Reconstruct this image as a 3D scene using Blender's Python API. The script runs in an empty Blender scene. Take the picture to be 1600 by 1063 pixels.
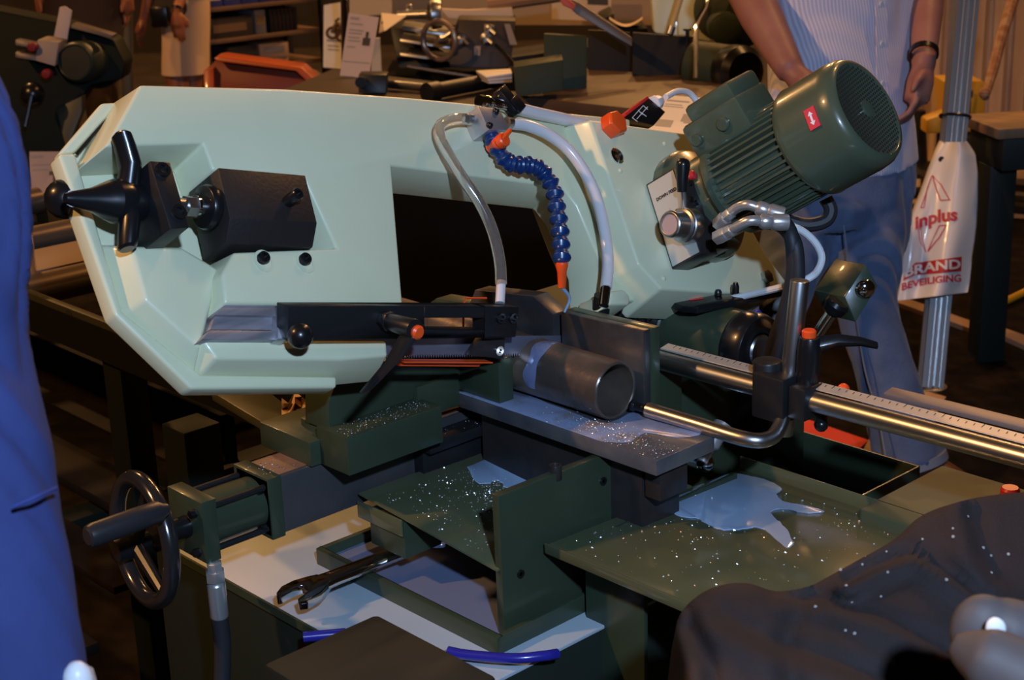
import bpy, bmesh, math, random
import numpy as np
from mathutils import Vector, Matrix
random.seed(7)
SC = bpy.context.scene
COL = SC.collection
# ------------------------------------------------------------------ camera, world, lights, exposure
F, W, H = 2414.0, 1600.0, 1063.0
def nrm(a):
    a = np.array(a, float)
    return a / np.linalg.norm(a)
XC = nrm((2372, -701, 2414)); ZC = nrm((-250, 7470, 2414)); ZC = nrm(ZC - XC * (ZC @ XC)); YC = np.cross(ZC, XC)
R = np.array([XC, YC, ZC])                       # world = R @ camera
CAM = np.array([0.0, 0.0, 1.6])
cam = bpy.data.cameras.new('camera'); camo = bpy.data.objects.new('camera', cam); COL.objects.link(camo)
cam.sensor_width = 36.0; cam.lens = F / W * 36.0; cam.clip_start = 0.05; cam.clip_end = 200
mw = Matrix.Identity(4)
for i in range(3):
    for j in range(3): mw[i][j] = R[i][j]
    mw[i][3] = CAM[i]
camo.matrix_world = mw
cam.dof.use_dof = True; cam.dof.focus_distance = 1.98; cam.dof.aperture_fstop = 11.5
SC.camera = camo
SC.view_settings.view_transform = 'Standard'; SC.view_settings.look = 'None'
SC.view_settings.gamma = 1; SC.view_settings.use_curve_mapping = False
SC.view_settings.exposure = 0.0
wd = bpy.data.worlds.new('hall_air'); SC.world = wd; wd.use_nodes = True
wd.node_tree.nodes['Background'].inputs[0].default_value = (1.0, .62, .34, 1)
wd.node_tree.nodes['Background'].inputs[1].default_value = .007
def lamp(name, loc, target, color, power, size):
    l = bpy.data.lights.new(name, 'AREA'); l.shape = 'DISK'; l.size = size; l.energy = power; l.color = color
    o = bpy.data.objects.new(name, l); COL.objects.link(o); o.location = loc
    o.rotation_euler = (Vector(target) - Vector(loc)).to_track_quat('-Z', 'Y').to_euler()
    return o
fl = CAM + R @ np.array([.28, .42, .60])
lamp('camera_flash', fl, (-1.45, 1.75, .95), (.47, .67, 1.0), 59.0, .09)
WARM = (1.0, .50, .17)
lamp('hall_lamp', (-3.5, -3.0, 5.2), (-1.6, 2.2, .9), WARM, 225, .22)
lamp('hall_lamp', (-7.65, 7.78, 5.2), (-4.5, 4.5, .5), WARM, 75, .22)
lamp('hall_lamp', (-6.6, 8.0, 5.2), (-3.5, 4.5, .5), WARM, 75, .22)
lamp('hall_lamp', (-11.0, 8.0, 6.2), (-8, 6, .6), WARM, 270, .5)
lamp('hall_lamp', (-6.0, 11.0, 6.2), (-5, 7, .5), WARM, 230, .5)
lamp('hall_lamp', (-1.6, 5.2, 5.4), (-2.8, 5.6, .2), WARM, 75, .4)  # unseen fill lamp, added to brighten the pale floor and sheeting
lamp('hall_lamp', (-10.0, 3.5, 6.2), (-8, 4, .5), WARM, 200, .5)
# ------------------------------------------------------------------ geometry helpers
def ray(px, py): return R @ np.array([(px - W / 2) / F, -(py - H / 2) / F, -1.0])
def plane(px, py, nn, d):
    r = ray(px, py); return CAM + r * ((d - nn @ CAM) / (nn @ r))
EX, EY, EZ = np.eye(3)
def onZ(px, py, z): return plane(px, py, EZ, z)
def onX(px, py, x): return plane(px, py, EX, x)
def onY(px, py, y): return plane(px, py, EY, y)
def D(px, py, t): return CAM + ray(px, py) * t       # a point seen at px,py standing t metres deep
RH = nrm([R[0][0], R[1][0], 0]); AH = nrm([-RH[1], RH[0], 0])  # horizontal right and away of the viewer
# the saw bow is lifted 13.5 degrees and canted 33 degrees: U along it, V up it, N out of its face
_p, _t = math.radians(13.5), math.radians(33)
U = math.cos(_p) * EY - math.sin(_p) * EZ; WW = math.cos(_p) * EZ + math.sin(_p) * EY
N = EX * math.cos(_t) + WW * math.sin(_t); V = np.cross(N, U)
BLADE_X = -1.398
PB = onX(780, 550, BLADE_X); D0 = N @ PB + .03; O0 = plane(780, 550, N, D0)
def B(px, py, h=0.0): return plane(px, py, N, D0 + h)
def BUV(a, b, h): return O0 + U * a + V * b + N * h
def uv(p): return np.array([(p - O0) @ U, (p - O0) @ V])

class M:
    def __init__(s): s.v = []; s.f = []
    def add(s, vs, fs):
        k = len(s.v); s.v += [tuple(map(float, p)) for p in vs]; s.f += [[i + k for i in f] for f in fs]; return s
    def loft(s, rings, caps=True, closed=True):
        n = len(rings[0]); vs = [p for r in rings for p in r]; fs = []
        for a in range(len(rings) - 1):
            for i in range(n if closed else n - 1):
                j = (i + 1) % n; fs.append([a * n + i, a * n + j, (a + 1) * n + j, (a + 1) * n + i])
        if caps and closed:
            fs.append(list(range(n))[::-1]); fs.append([(len(rings) - 1) * n + i for i in range(n)])
        return s.add(vs, fs)
    def prism(s, pts, vec):
        pts = [np.array(p, float) for p in pts]; vec = np.array(vec, float)
        return s.loft([pts, [p + vec for p in pts]])
    def box(s, c, hs, ax=None):
        ax = ax or (EX, EY, EZ); c = np.array(c, float)
        q = [c + ax[0] * hs[0] * a + ax[1] * hs[1] * b - ax[2] * hs[2] for a, b in ((-1, -1), (1, -1), (1, 1), (-1, 1))]
        return s.prism(q, ax[2] * 2 * hs[2])
    def rb(s, lo, hi):
        lo = np.array(lo, float); hi = np.array(hi, float)
        return s.box((lo + hi) / 2, (hi - lo) / 2)
    def lathe(s, o, axis, prof, n=28, caps=True):
        o = np.array(o, float); a = nrm(axis); h = np.array([0, 0, 1.0]) if abs(a[2]) < .9 else np.array([1.0, 0, 0])
        e1 = nrm(np.cross(h, a)); e2 = np.cross(a, e1)
        return s.loft([[o + a * t + (e1 * math.cos(2 * math.pi * i / n) + e2 * math.sin(2 * math.pi * i / n)) * max(r, 1e-5) for i in range(n)] for r, t in prof], caps)
    def cyl(s, a, b, r, r2=None, n=24):
        a = np.array(a, float); b = np.array(b, float)
        return s.lathe(a, b - a, [(r, 0), (r if r2 is None else r2, float(np.linalg.norm(b - a)))], n)
    def ring(s, o, axis, ri, ro, h, n=36):
        return s.lathe(o, axis, [(ri, 0), (ro, 0), (ro, h), (ri, h), (ri, 0)], n, False)
    def ball(s, c, r, n=16, sc=(1, 1, 1), ax=None):
        ax = ax or (EX, EY, EZ); c = np.array(c, float); rings = []
        for k in range(n // 2 + 1):
            t = math.pi * k / (n // 2); rr = max(math.sin(t), 1e-4) * r
            rings.append([c + ax[0] * sc[0] * rr * math.cos(2 * math.pi * i / n) + ax[1] * sc[1] * rr * math.sin(2 * math.pi * i / n) - ax[2] * sc[2] * r * math.cos(t) for i in range(n)])
        return s.loft(rings)
    def tube(s, pts, r, n=12, sm=0, caps=True):
        pts = [np.array(p, float) for p in pts]
        rr = list(r) if hasattr(r, '__len__') else [r] * len(pts)
        if sm: pts, rr = smooth(pts, rr, sm)
        rings = []; t0 = nrm(pts[1] - pts[0]); h = EZ if abs(t0[2]) < .9 else EX; e1 = nrm(np.cross(h, t0))
        for i, p in enumerate(pts):
            t = nrm(pts[min(i + 1, len(pts) - 1)] - pts[max(i - 1, 0)])
            e1 = nrm(e1 - t * (e1 @ t)); e2 = np.cross(t, e1)
            rings.append([p + (e1 * math.cos(2 * math.pi * k / n) + e2 * math.sin(2 * math.pi * k / n)) * rr[i] for k in range(n)])
        return s.loft(rings, caps)
    def torus(s, c, axis, R_, r, n=40, m=10):
        a = nrm(axis); h = EZ if abs(a[2]) < .9 else EX; e1 = nrm(np.cross(h, a)); e2 = np.cross(a, e1); c = np.array(c, float)
        rings = []
        for i in range(n + 1):
            t = 2 * math.pi * i / n; d = e1 * math.cos(t) + e2 * math.sin(t)
            rings.append([c + d * (R_ + r * math.cos(2 * math.pi * k / m)) + a * r * math.sin(2 * math.pi * k / m) for k in range(m)])
        return s.loft(rings, caps=False)
def smooth(pts, rr, k):
    P = [2 * pts[0] - pts[1]] + pts + [2 * pts[-1] - pts[-2]]; out = []; ro = []
    for i in range(1, len(P) - 2):
        for j in range(k):
            t = j / k; a, b, c, d = P[i - 1], P[i], P[i + 1], P[i + 2]
            out.append(.5 * (2 * b + (c - a) * t + (2 * a - 5 * b + 4 * c - d) * t * t + (3 * b - a - 3 * c + d) * t ** 3))
            ro.append(rr[i - 1] * (1 - t) + rr[i] * t)
    out.append(pts[-1]); ro.append(rr[-1]); return out, ro
def offset(poly, d):
    """grow a 2-D polygon outwards by d"""
    n = len(poly); area = sum(poly[i][0] * poly[(i + 1) % n][1] - poly[(i + 1) % n][0] * poly[i][1] for i in range(n)); sg = 1 if area > 0 else -1
    out = []
    for i in range(n):
        a, b, c = poly[i - 1], poly[i], poly[(i + 1) % n]
        e1 = nrm(b - a); e2 = nrm(c - b); n1 = np.array([e1[1], -e1[0]]) * sg; n2 = np.array([e2[1], -e2[0]]) * sg
        m = n1 + n2; q = m @ m
        out.append(b + (m * (2 * d / q) if q > .3 else n1 * d))
    return out
def draft(m, pix, h1, h0, grow):
    """a cast boss: top outline given by pixels on the bow plane at height h1, widening down to h0"""
    top = [uv(B(x, y, h1)) for x, y in pix]; bot = offset(top, grow)
    m.loft([[BUV(a, b, h0) for a, b in bot], [BUV(a, b, h1) for a, b in top]]); return m
def Bprism(m, pix, h1, h0): return m.prism([B(x, y, h1) for x, y in pix], N * (h0 - h1))

def finish(name, m, mat, bev=0, seg=2, ang=32, sub=0):
    me = bpy.data.meshes.new(name); me.from_pydata(m.v, [], m.f)
    bm = bmesh.new(); bm.from_mesh(me)
    bmesh.ops.remove_doubles(bm, verts=bm.verts, dist=1e-6)
    bmesh.ops.recalc_face_normals(bm, faces=bm.faces)
    if bev:
        es = [e for e in bm.edges if len(e.link_faces) == 2 and e.calc_face_angle(0) > .5]
        try: bmesh.ops.bevel(bm, geom=es, offset=bev, segments=seg, affect='EDGES', profile=.5, clamp_overlap=True)
        except Exception: pass
    bm.to_mesh(me); bm.free()
    me.shade_smooth(); me.set_sharp_from_angle(angle=math.radians(ang))
    for mm in (mat if isinstance(mat, (list, tuple)) else [mat]): me.materials.append(mm)
    o = bpy.data.objects.new(name, me); COL.objects.link(o); return o
def shift(o, d):
    o.data.transform(Matrix.Translation(Vector([float(q) for q in d])))
class T:
    """a top-level thing: an Empty at its base that parents its parts"""
    def __init__(s, name, label, cat, loc, group=None):
        s.loc = np.array(loc, float); s.e = bpy.data.objects.new(name, None); COL.objects.link(s.e)
        s.e.location = [float(q) for q in loc]; s.e.empty_display_size = .05
        s.e['label'] = label; s.e['category'] = cat
        if group: s.e['group'] = group
    def part(s, name, m, mat, bev=0, parent=None, label=None, stuff=False, **k):
        o = finish(name, m, mat, bev, **k); shift(o, -s.loc); o.parent = parent or s.e
        if label: o['label'] = label
        if stuff: o['kind'] = 'stuff'
        return o
    def adopt(s, o, parent=None, label=None):
        o.data.transform(o.matrix_basis); o.matrix_basis = Matrix.Identity(4)
        shift(o, -s.loc); o.parent = parent or s.e
        if label: o['label'] = label
        return o
def single(name, label, cat, m, mat, bev=0, group=None, kind=None, **k):
    o = finish(name, m, mat, bev, **k); p = np.array(m.v); c = (p.min(0) + p.max(0)) / 2; c[2] = p[:, 2].min()
    shift(o, -c); o.location = [float(q) for q in c]
    o['label'] = label; o['category'] = cat
    if group: o['group'] = group
    if kind: o['kind'] = kind
    return o
def struct(name, m, mat, **k):
    o = finish(name, m, mat, **k); o['kind'] = 'structure'; return o
def text_mesh(name, s, size, o, ex, ey, mat, bold=0.0, depth=.0006, shear=0, align='CENTER', sx=1.0):
    """flat raised lettering: baseline along ex, up along ey, centred at o"""
    c = bpy.data.curves.new(name, 'FONT'); c.body = s; c.size = size; c.align_x = align; c.align_y = 'CENTER'
    c.extrude = depth; c.offset = bold; c.shear = shear; c.resolution_u = 3
    t = bpy.data.objects.new(name, c); COL.objects.link(t)
    me = bpy.data.meshes.new_from_object(t.evaluated_get(bpy.context.evaluated_depsgraph_get()))
    bpy.data.objects.remove(t); bpy.data.curves.remove(c)
    ex = nrm(ex); ez = nrm(np.cross(ex, ey)); ey = np.cross(ez, ex); mt = Matrix.Identity(4)
    for i in range(3):
        mt[i][0] = ex[i] * sx; mt[i][1] = ey[i]; mt[i][2] = ez[i]; mt[i][3] = o[i]
    me.transform(mt); me.materials.clear(); me.materials.append(mat); me.name = name
    ob = bpy.data.objects.new(name, me); COL.objects.link(ob); return ob
# ------------------------------------------------------------------ materials
MATS = {}
def mat(name, col, rough=.5, metal=0.0, col2=None, scale=8.0, bump=0.0, bscale=60.0, coat=0.0, alpha=1.0, trans=0.0, stretch=None, spec=.5, sheen=0.0, lo=.4, hi=.65, rvar=0.0, ior=1.45):
    m = bpy.data.materials.new(name); m.use_nodes = True; nt = m.node_tree; b = nt.nodes['Principled BSDF']
    b.inputs['Base Color'].default_value = (*col, 1); b.inputs['Roughness'].default_value = rough; b.inputs['Metallic'].default_value = metal
    b.inputs['Coat Weight'].default_value = coat; b.inputs['Coat Roughness'].default_value = .08; b.inputs['Specular IOR Level'].default_value = spec
    b.inputs['Transmission Weight'].default_value = trans; b.inputs['Alpha'].default_value = alpha; b.inputs['IOR'].default_value = ior
    if sheen: b.inputs['Sheen Weight'].default_value = sheen
    tc = nt.nodes.new('ShaderNodeTexCoord'); mp = nt.nodes.new('ShaderNodeMapping'); nt.links.new(tc.outputs['Object'], mp.inputs[0])
    if stretch: mp.inputs['Scale'].default_value = stretch
    if col2 or rvar:
        n = nt.nodes.new('ShaderNodeTexNoise'); n.inputs['Scale'].default_value = scale; n.inputs['Detail'].default_value = 5
        nt.links.new(mp.outputs[0], n.inputs['Vector'])
        if col2:
            r = nt.nodes.new('ShaderNodeValToRGB'); r.color_ramp.elements[0].position = lo; r.color_ramp.elements[1].position = hi
            r.color_ramp.elements[0].color = (*col, 1); r.color_ramp.elements[1].color = (*col2, 1)
            nt.links.new(n.outputs['Fac'], r.inputs[0]); nt.links.new(r.outputs[0], b.inputs['Base Color'])
        if rvar:
            mr = nt.nodes.new('ShaderNodeMapRange'); mr.inputs['To Min'].default_value = max(rough - rvar, .02); mr.inputs['To Max'].default_value = rough + rvar
            nt.links.new(n.outputs['Fac'], mr.inputs[0]); nt.links.new(mr.outputs[0], b.inputs['Roughness'])
    if bump:
        n2 = nt.nodes.new('ShaderNodeTexNoise'); n2.inputs['Scale'].default_value = bscale; n2.inputs['Detail'].default_value = 3
        nt.links.new(mp.outputs[0], n2.inputs['Vector'])
        bp = nt.nodes.new('ShaderNodeBump'); bp.inputs['Strength'].default_value = bump; bp.inputs['Distance'].default_value = .002
        nt.links.new(n2.outputs['Fac'], bp.inputs['Height']); nt.links.new(bp.outputs[0], b.inputs['Normal'])
    MATS[name] = m; return m
MINT = mat('mint_paint', (.65, .66, .44), .36, coat=.25, bump=.12, bscale=45, col2=(.68, .69, .47), scale=5)
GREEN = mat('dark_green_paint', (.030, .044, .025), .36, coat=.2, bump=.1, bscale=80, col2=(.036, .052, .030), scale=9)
TRAY = mat('wet_green_paint', (.078, .090, .048), .13, coat=.15, bump=.08, bscale=14, col2=(.090, .102, .055), scale=5, rvar=.04)
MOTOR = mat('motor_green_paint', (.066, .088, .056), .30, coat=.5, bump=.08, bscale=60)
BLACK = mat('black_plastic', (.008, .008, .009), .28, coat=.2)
BLKP = mat('black_paint', (.010, .010, .011), .42, bump=.1, bscale=120)
DARK = mat('blackened_steel', (.030, .026, .026), .36, .35, col2=(.045, .036, .034), scale=22, bump=.12, bscale=150)
BROWN = mat('brown_black_paint', (.020, .015, .014), .5, bump=.2, bscale=220)
STEEL = mat('ground_steel', (.40, .38, .41), .42, .55, col2=(.24, .23, .25), scale=6, stretch=(1, 1, 14), rvar=.1)
WORN = mat('worn_steel', (.085, .08, .083), .36, .7, col2=(.16, .15, .14), scale=16, bump=.15, bscale=90, rvar=.12)
CHROME = mat('chrome', (.72, .71, .70), .09, 1.0)
SATIN = mat('satin_steel', (.46, .455, .45), .33, 1.0)
ALU = mat('aluminium', (.52, .51, .54), .38, .8, col2=(.46, .45, .48), scale=30)
PIPE = mat('mill_scale_pipe', (.115, .092, .078), .30, .55, col2=(.23, .165, .12), scale=15, bump=.2, bscale=90, rvar=.14)
ORANGE = mat('orange_plastic', (.85, .085, .012), .35, coat=.2)
BLUEP = mat('blue_plastic', (.006, .030, .125), .32, coat=.3)
WHITEP = mat('white_plastic', (.74, .73, .74), .35)
HOSEW = mat('milky_hose', (.66, .62, .62), .22, coat=.6)
HOSEC = mat('clear_hose', (.93, .90, .84), .06, trans=.93, coat=.3, ior=1.25)
RUBBER = mat('black_rubber', (.020, .020, .024), .55)
CREAM = mat('white_enamel', (.35, .42, .47), .40, col2=(.32, .385, .43), scale=4)
COOL = mat('coolant', (.30, .41, .58), .12, coat=.8, bump=.05, bscale=12)
COOLPAN = mat('coolant_in_pan', (.16, .19, .30), .08, coat=.9)
ZINC = mat('zinc_plated_steel', (.62, .61, .60), .30, .75)
RED = mat('red_plastic', (.62, .03, .03), .4)
PAPER = mat('white_paper', (.78, .74, .72), .6)
INK = mat('black_ink', (.02, .02, .02), .6)
REDINK = mat('red_ink', (.62, .03, .035), .45)
WHITEINK = mat('white_ink', (.85, .84, .84), .5)
GREYINK = mat('grey_ink', (.30, .29, .30), .6)
# ------------------------------------------------------------------ setting
m = M(); m.rb((-20, -4, -.1), (6, 16, 0))
FLOOR = mat('dark_hall_floor', (.035, .026, .022), .62, col2=(.06, .045, .036), scale=2.2, bump=.3, bscale=40)
struct('floor', m, FLOOR)
m = M(); m.prism([onZ(x, y, 0) for x, y in ((1150, 150), (1800, 190), (1800, 420), (1150, 380))], EZ * .004)
struct('floor', m, mat('pale_concrete', (.42, .30, .24), .6, col2=(.34, .24, .19), scale=3, bump=.2, bscale=60))
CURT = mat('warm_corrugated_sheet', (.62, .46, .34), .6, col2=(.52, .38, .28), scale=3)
# corrugated sheeting behind the work bench, right back of the hall
m = M(); a = D(1440, 70, 7.6); b = D(1900, 90, 7.6); a[2] = b[2] = 0; e = nrm(b - a); L = np.linalg.norm(b - a); q = np.cross(EZ, e)
rings = []
for k in range(int(L / .012)):
    s_ = k * .012; p = a + e * s_ + q * (.045 * math.sin(s_ * 2 * math.pi / .105) * (1 + .3 * math.sin(k * .37)))
    rings.append([p, p + EZ * 3.2])
m.loft(rings, caps=False, closed=False)
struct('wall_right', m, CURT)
DARKWALL = mat('dark_hall_wall', (.030, .024, .022), .8)
m = M(); a = D(-900, 100, 13); b = D(1500, 60, 13); a[2] = b[2] = 0; m.prism([a, b, b + EZ * 6.5, a + EZ * 6.5], nrm(np.cross(b - a, EZ)) * -.1)
struct('wall_back', m, DARKWALL)

# ------------------------------------------------------------------ the bandsaw
SAW = T('bandsaw', 'large metal-cutting bandsaw with pale mint bow, green motor and dark green base, in the middle', 'bandsaw', (-1.45, 1.35, 0))
P_ = SAW.part
# --- bow frame casting
m = M()
Bprism(m, [(92, 240), (160, 160), (905, 206), (1150, 250), (1195, 430), (1150, 488), (928, 480), (880, 372), (846, 285), (596, 250), (606, 480), (570, 588), (527, 588), (525, 606), (300, 608), (180, 492)], -.062, -.078)
draft(m, [(220, 132), (440, 138), (640, 152), (905, 178), (985, 186), (1000, 470), (944, 472), (940, 412), (902, 322), (880, 292), (612, 258), (630, 476), (352, 474), (347, 428), (366, 394), (527, 388), (476, 276), (333, 266), (318, 223), (166, 228)], 0, -.063, .007)
draft(m, [(206, 386), (285, 388), (340, 420), (330, 470), (312, 543), (228, 468)], -.018, -.063, .022)
draft(m, [(318, 531), (604, 533), (606, 556), (534, 562), (339, 561)], -.012, -.063, .016)
Bprism(m, [(92, 240), (180, 492), (300, 608), (527, 606), (527, 588), (314, 585), (192, 487), (118, 238)], -.038, -.063)
Bprism(m, [(92, 240), (118, 238), (178, 172), (205, 158), (160, 160)], -.050, -.063)
bow = P_('bow_frame', m, MINT, .004, seg=3)
m = M(); draft(m, [(922, 187), (1110, 214), (1122, 260), (1196, 396), (1229, 440), (1195, 462), (1034, 452), (998, 412), (948, 265)], .042, -.03, .016)
draft(m, [(955, 455), (975, 452), (985, 462), (984, 476), (952, 476)], .03, -.03, .006)
P_('gearbox_housing', m, MINT, .004, seg=3)
# the blade cover behind the casting, its edge set in from the flange
cvo = offset([uv(B(x, y, -.062)) for x, y in [(92, 240), (160, 160), (905, 206), (1150, 250), (1195, 430), (1150, 488), (928, 480), (880, 372), (846, 285), (596, 250), (606, 480), (570, 588), (300, 600), (180, 492)]], -.026)
P_('blade_cover', M().prism([BUV(a, b, -.08) for a, b in cvo], -N * .04), MINT, .003, parent=bow)
P_('gap_shade', M().prism([B(x, y, -.028) for x, y in ((868, 287), (878, 290), (888, 300), (938, 411), (944, 470), (936, 470), (929, 414), (882, 312))], -N * .004), BLACK, parent=bow)  # black strip painting the shade in the gap between casting and cover
m = M()
for x, y in ((409, 405), (474, 407)): m.lathe(B(x, y, 0), N, [(.0075, -.004), (.0075, .007), (.006, .0085), (.0035, .0085), (.0035, .004)], 16)
for x, y in ((409, 405), (474, 407)):
    P_('counterbore', M().ring(B(x + 3, y + 3, 0) - N * .001, N, .0095, .0135, .002, 24), MINT, parent=bow)
    P_('socket_screw', M().lathe(B(x, y, 0), N, [(.0072, -.004), (.0072, .007), (.006, .0085), (.0035, .0085), (.0035, .004)], 16), BLACK, parent=bow, ang=40)
# machined dovetail under the bow that carries the guide arm
m = M(); Bprism(m, [(352, 476), (446, 477), (446, 494), (336, 492)], -.004, -.05); Bprism(m, [(336, 493), (446, 495), (446, 516), (328, 515)], -.010, -.05); Bprism(m, [(328, 516), (446, 517), (446, 531), (316, 530)], -.002, -.05)
P_('dovetail', m, STEEL, .0008)
m = M(); Bprism(m, [(436, 477), (452, 477), (450, 532), (434, 530)], .004, -.02); P_('dovetail_clamp', m, ALU, .001)
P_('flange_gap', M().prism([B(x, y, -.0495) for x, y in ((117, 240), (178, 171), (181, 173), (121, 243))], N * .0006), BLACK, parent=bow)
# --- guide arm: flat bar in the blade's own vertical plane, slotted
XB = -1.362
bar = M()
for q in ([(450, 478), (663, 479), (663, 529), (450, 531)], [(663, 479), (757, 480), (757, 497), (663, 497)], [(663, 515), (757, 516), (757, 528), (663, 529)], [(757, 480), (811, 480), (806, 527), (757, 528)]):
    bar.prism([onX(x, y, XB) for x, y in q], -EX * .022)
bar = P_('guide_arm', bar, BLKP, .001)
for x in (781, 800): P_('socket_screw', M().lathe(onX(x, 497, XB), EX, [(.0068, -.002), (.0068, .004), (.004, .004), (.004, .001)], 16), BLACK, parent=bar)
P_('ball_knob', M().ball(onX(469, 525, XB + .018), .0145, 20).cyl(onX(469, 525, XB), onX(469, 525, XB + .01), .008), BLACK)
hx = onX(600, 500, XB); tip = onX(651, 519, XB + .056)
hub = P_('clamp_handle', M().cyl(hx, hx + EX * .012, .012, n=6).cyl(hx, hx + EX * .056, .0095, .012, 20).loft([[tip + d * s + q for d, q in ((EY * .013 + EZ * .006, EX * .0), (-EY * .013 - EZ * .006, EX * .0), (-EY * .013 - EZ * .006, -EX * .018), (EY * .013 + EZ * .006, -EX * .018))] for s, q in ((1, 0), )] + [[onX(625, 562, XB + .062) + d for d in (EY * .0105 + EZ * .004, -EY * .0105 - EZ * .004, -EY * .0105 - EZ * .004 - EX * .016, EY * .0105 + EZ * .004 - EX * .016)], [onX(581, 609, XB + .066) + d for d in (EY * .009 + EZ * .004, -EY * .009 - EZ * .004, -EY * .009 - EZ * .004 - EX * .013, EY * .009 + EZ * .004 - EX * .013)]]), mat('black_handle', (.011, .010, .011), .33, coat=.1), .002)
P_('orange_cap', M().lathe(tip - EX * .004, EX, [(.0085, 0), (.0085, .007), (.006, .0095)], 20), ORANGE, parent=hub, label='orange push cap')
# --- blade with teeth
pt = onX(780, 557, BLADE_X); bl = M(); k0, k1 = -.42, .30
nT = 180; st = (k1 - k0) / nT
top = []; bot = []
for i in range(nT):
    a = k0 + i * st; bot += [pt + U * a + WW * .0045, pt + U * (a + st * .85) - WW * .0005]
bot.append(pt + U * k1 + WW * .0045)
for i in range(len(bot)): top.append(bot[0] + U * ((bot[i] - bot[0]) @ U) + WW * .0225)
bl.loft([[p - EX * .0006 for p in bot], [p - EX * .0006 for p in top], [p + EX * .0006 for p in top], [p + EX * .0006 for p in bot], [p - EX * .0006 for p in bot]], caps=False, closed=False)
P_('saw_blade', bl, mat('blade_steel', (.20, .20, .25), .3, .6), ang=20)
gb = P_('blade_guide', M().prism([onX(x, y, -1.376) for x, y in ((757, 527), (790, 528), (787, 561), (737, 556))], -EX * .014), DARK, .001)
P_('adjuster_screw', M().lathe(onX(779, 548, -1.376), EX, [(.0065, 0), (.0065, .003), (.003, .003), (.003, .001)], 14), CHROME, parent=gb, label='bright steel screw')
P_('blade_guard', M().prism([onX(x, y, -1.385) for x, y in ((622, 562), (760, 563), (748, 573), (622, 572))], -EX * .004).prism([onX(x, y, -1.385) for x, y in ((622, 562), (760, 563), (760, 565), (622, 564))], EX * .012), ORANGE, label='orange blade guard')
P_('guard_wire', M().tube([onX(724, 522, -1.43), onX(724, 476, -1.43), onX(728, 466, -1.43), onX(760, 466, -1.43)], .0014, 8), ORANGE, label='orange wire loop')
# --- blade tension gear
PT = uv(B(341, 262, .02)); PM = uv(B(365, 341, .02)); PL = uv(B(367, 385, 0)); u1 = uv(B(474, 274, .02))[0]
sec = [(PT[1], .02), (PM[1], .02), (PL[1] + .002, .002), (PL[1], -.045), (PT[1], -.045)]
tb = P_('tension_block', M().loft([[BUV(a, b, h) for b, h in sec] for a in (PT[0], u1 + .003)]), BROWN, .0012)
c = B(450, 315, .02); P_('socket_screw', M().lathe(c, N, [(.0075, 0), (.0075, .020), (.0065, .022), (.004, .022), (.004, .016)], 18), BLACK, parent=tb)
ax = BUV(PT[0], uv(B(330, 322, 0))[1], -.004)
P_('thrust_flange', M().lathe(ax - U * .016, U, [(.010, 0), (.024, .001), (.026, .006), (.026, .010), (.020, .016)], 28), BLACK, .0008)
ts = P_('tension_screw', M().cyl(ax - U * .13, ax, .0085).cyl(ax - U * .038, ax - U * .026, .012, n=6), SATIN)
P_('spring_washer', M().ring(ax - U * .026, U, .008, .013, .003, 20), CHROME, parent=ts)
bk = [(234, 251), (266, 253), (296, 356), (266, 358)]
sb = P_('tension_bracket', M().prism([B(x, y, .034) for x, y in bk], -N * .08), BLKP, .0015)
for x, y in ((254, 266), (279, 332)): P_('socket_screw', M().lathe(B(x, y, .034), N, [(.0085, -.001), (.0085, .003), (.005, .003), (.005, -.001)], 16), BLACK, parent=sb)
P_('bracket_foot', M().prism([B(x, y, -.04) for x, y in ((206, 335), (240, 337), (246, 384), (204, 386))], -N * .02), ALU, .001)
hc = ax - U * .118
def arm(pts, rs_): return [[p + U * r_ * 1.0 * math.cos(t) * .8 + N * r_ * math.sin(t) * 1.05 for t in [2 * math.pi * k / 16 for k in range(16)]] for p, r_ in zip(pts, rs_)]
star = P_('tension_handle', M().lathe(hc - U * .014, U, [(.019, 0), (.024, .006), (.025, .020), (.022, .034), (.017, .044), (.020, .050), (.018, .056)], 28).lathe(hc - U * .064, U, [(.005, 0), (.008, .008), (.013, .030), (.021, .048), (.024, .056)], 24)
    .loft(arm([hc + U * .006, B(204, 262, .012), B(196, 232, .018), B(190, 213, .022), B(189, 209, .022)], [.017, .0145, .0135, .0125, .009]))
    .loft(arm([hc + U * .006, B(202, 345, .002), B(200, 370, .0), B(199, 386, -.002), B(199, 390, -.002)], [.017, .0145, .0135, .0125, .009])), BLACK)
P_('handle_ball', M().ball(B(101, 311, -.062), .022, 20).tube([hc - U * .055, B(112, 314, -.045)], [.009, .007], 10), BLACK, parent=star)
# --- oil cap, sight glass, bolts
P_('cap_washer', M().cyl(B(952, 199, .040), B(952, 199, .040) + N * .004, .0155), BLACK)
P_('filler_cap', M().lathe(B(952, 199, .043), N, [(.019, 0), (.019, .017), (.0165, .0205)], 6), ORANGE, .0008, label='orange hexagonal filler cap', ang=25)
sg = P_('sight_glass', M().lathe(B(962, 245, .040), N, [(.0125, 0), (.0125, .004), (.009, .006), (.009, .003)], 24), CHROME)
P_('flange_bolt', M().cyl(B(1194, 435, .040), B(1194, 435, .040) + N * .010, .011, n=6), SATIN, .0006)
for x, y in ((1037, 226), (937, 227), (968, 268), (1036, 436)): P_('dowel', M().ball(B(x, y, .0405 if x > 950 else .02), .0045, 10), MINT)
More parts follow.
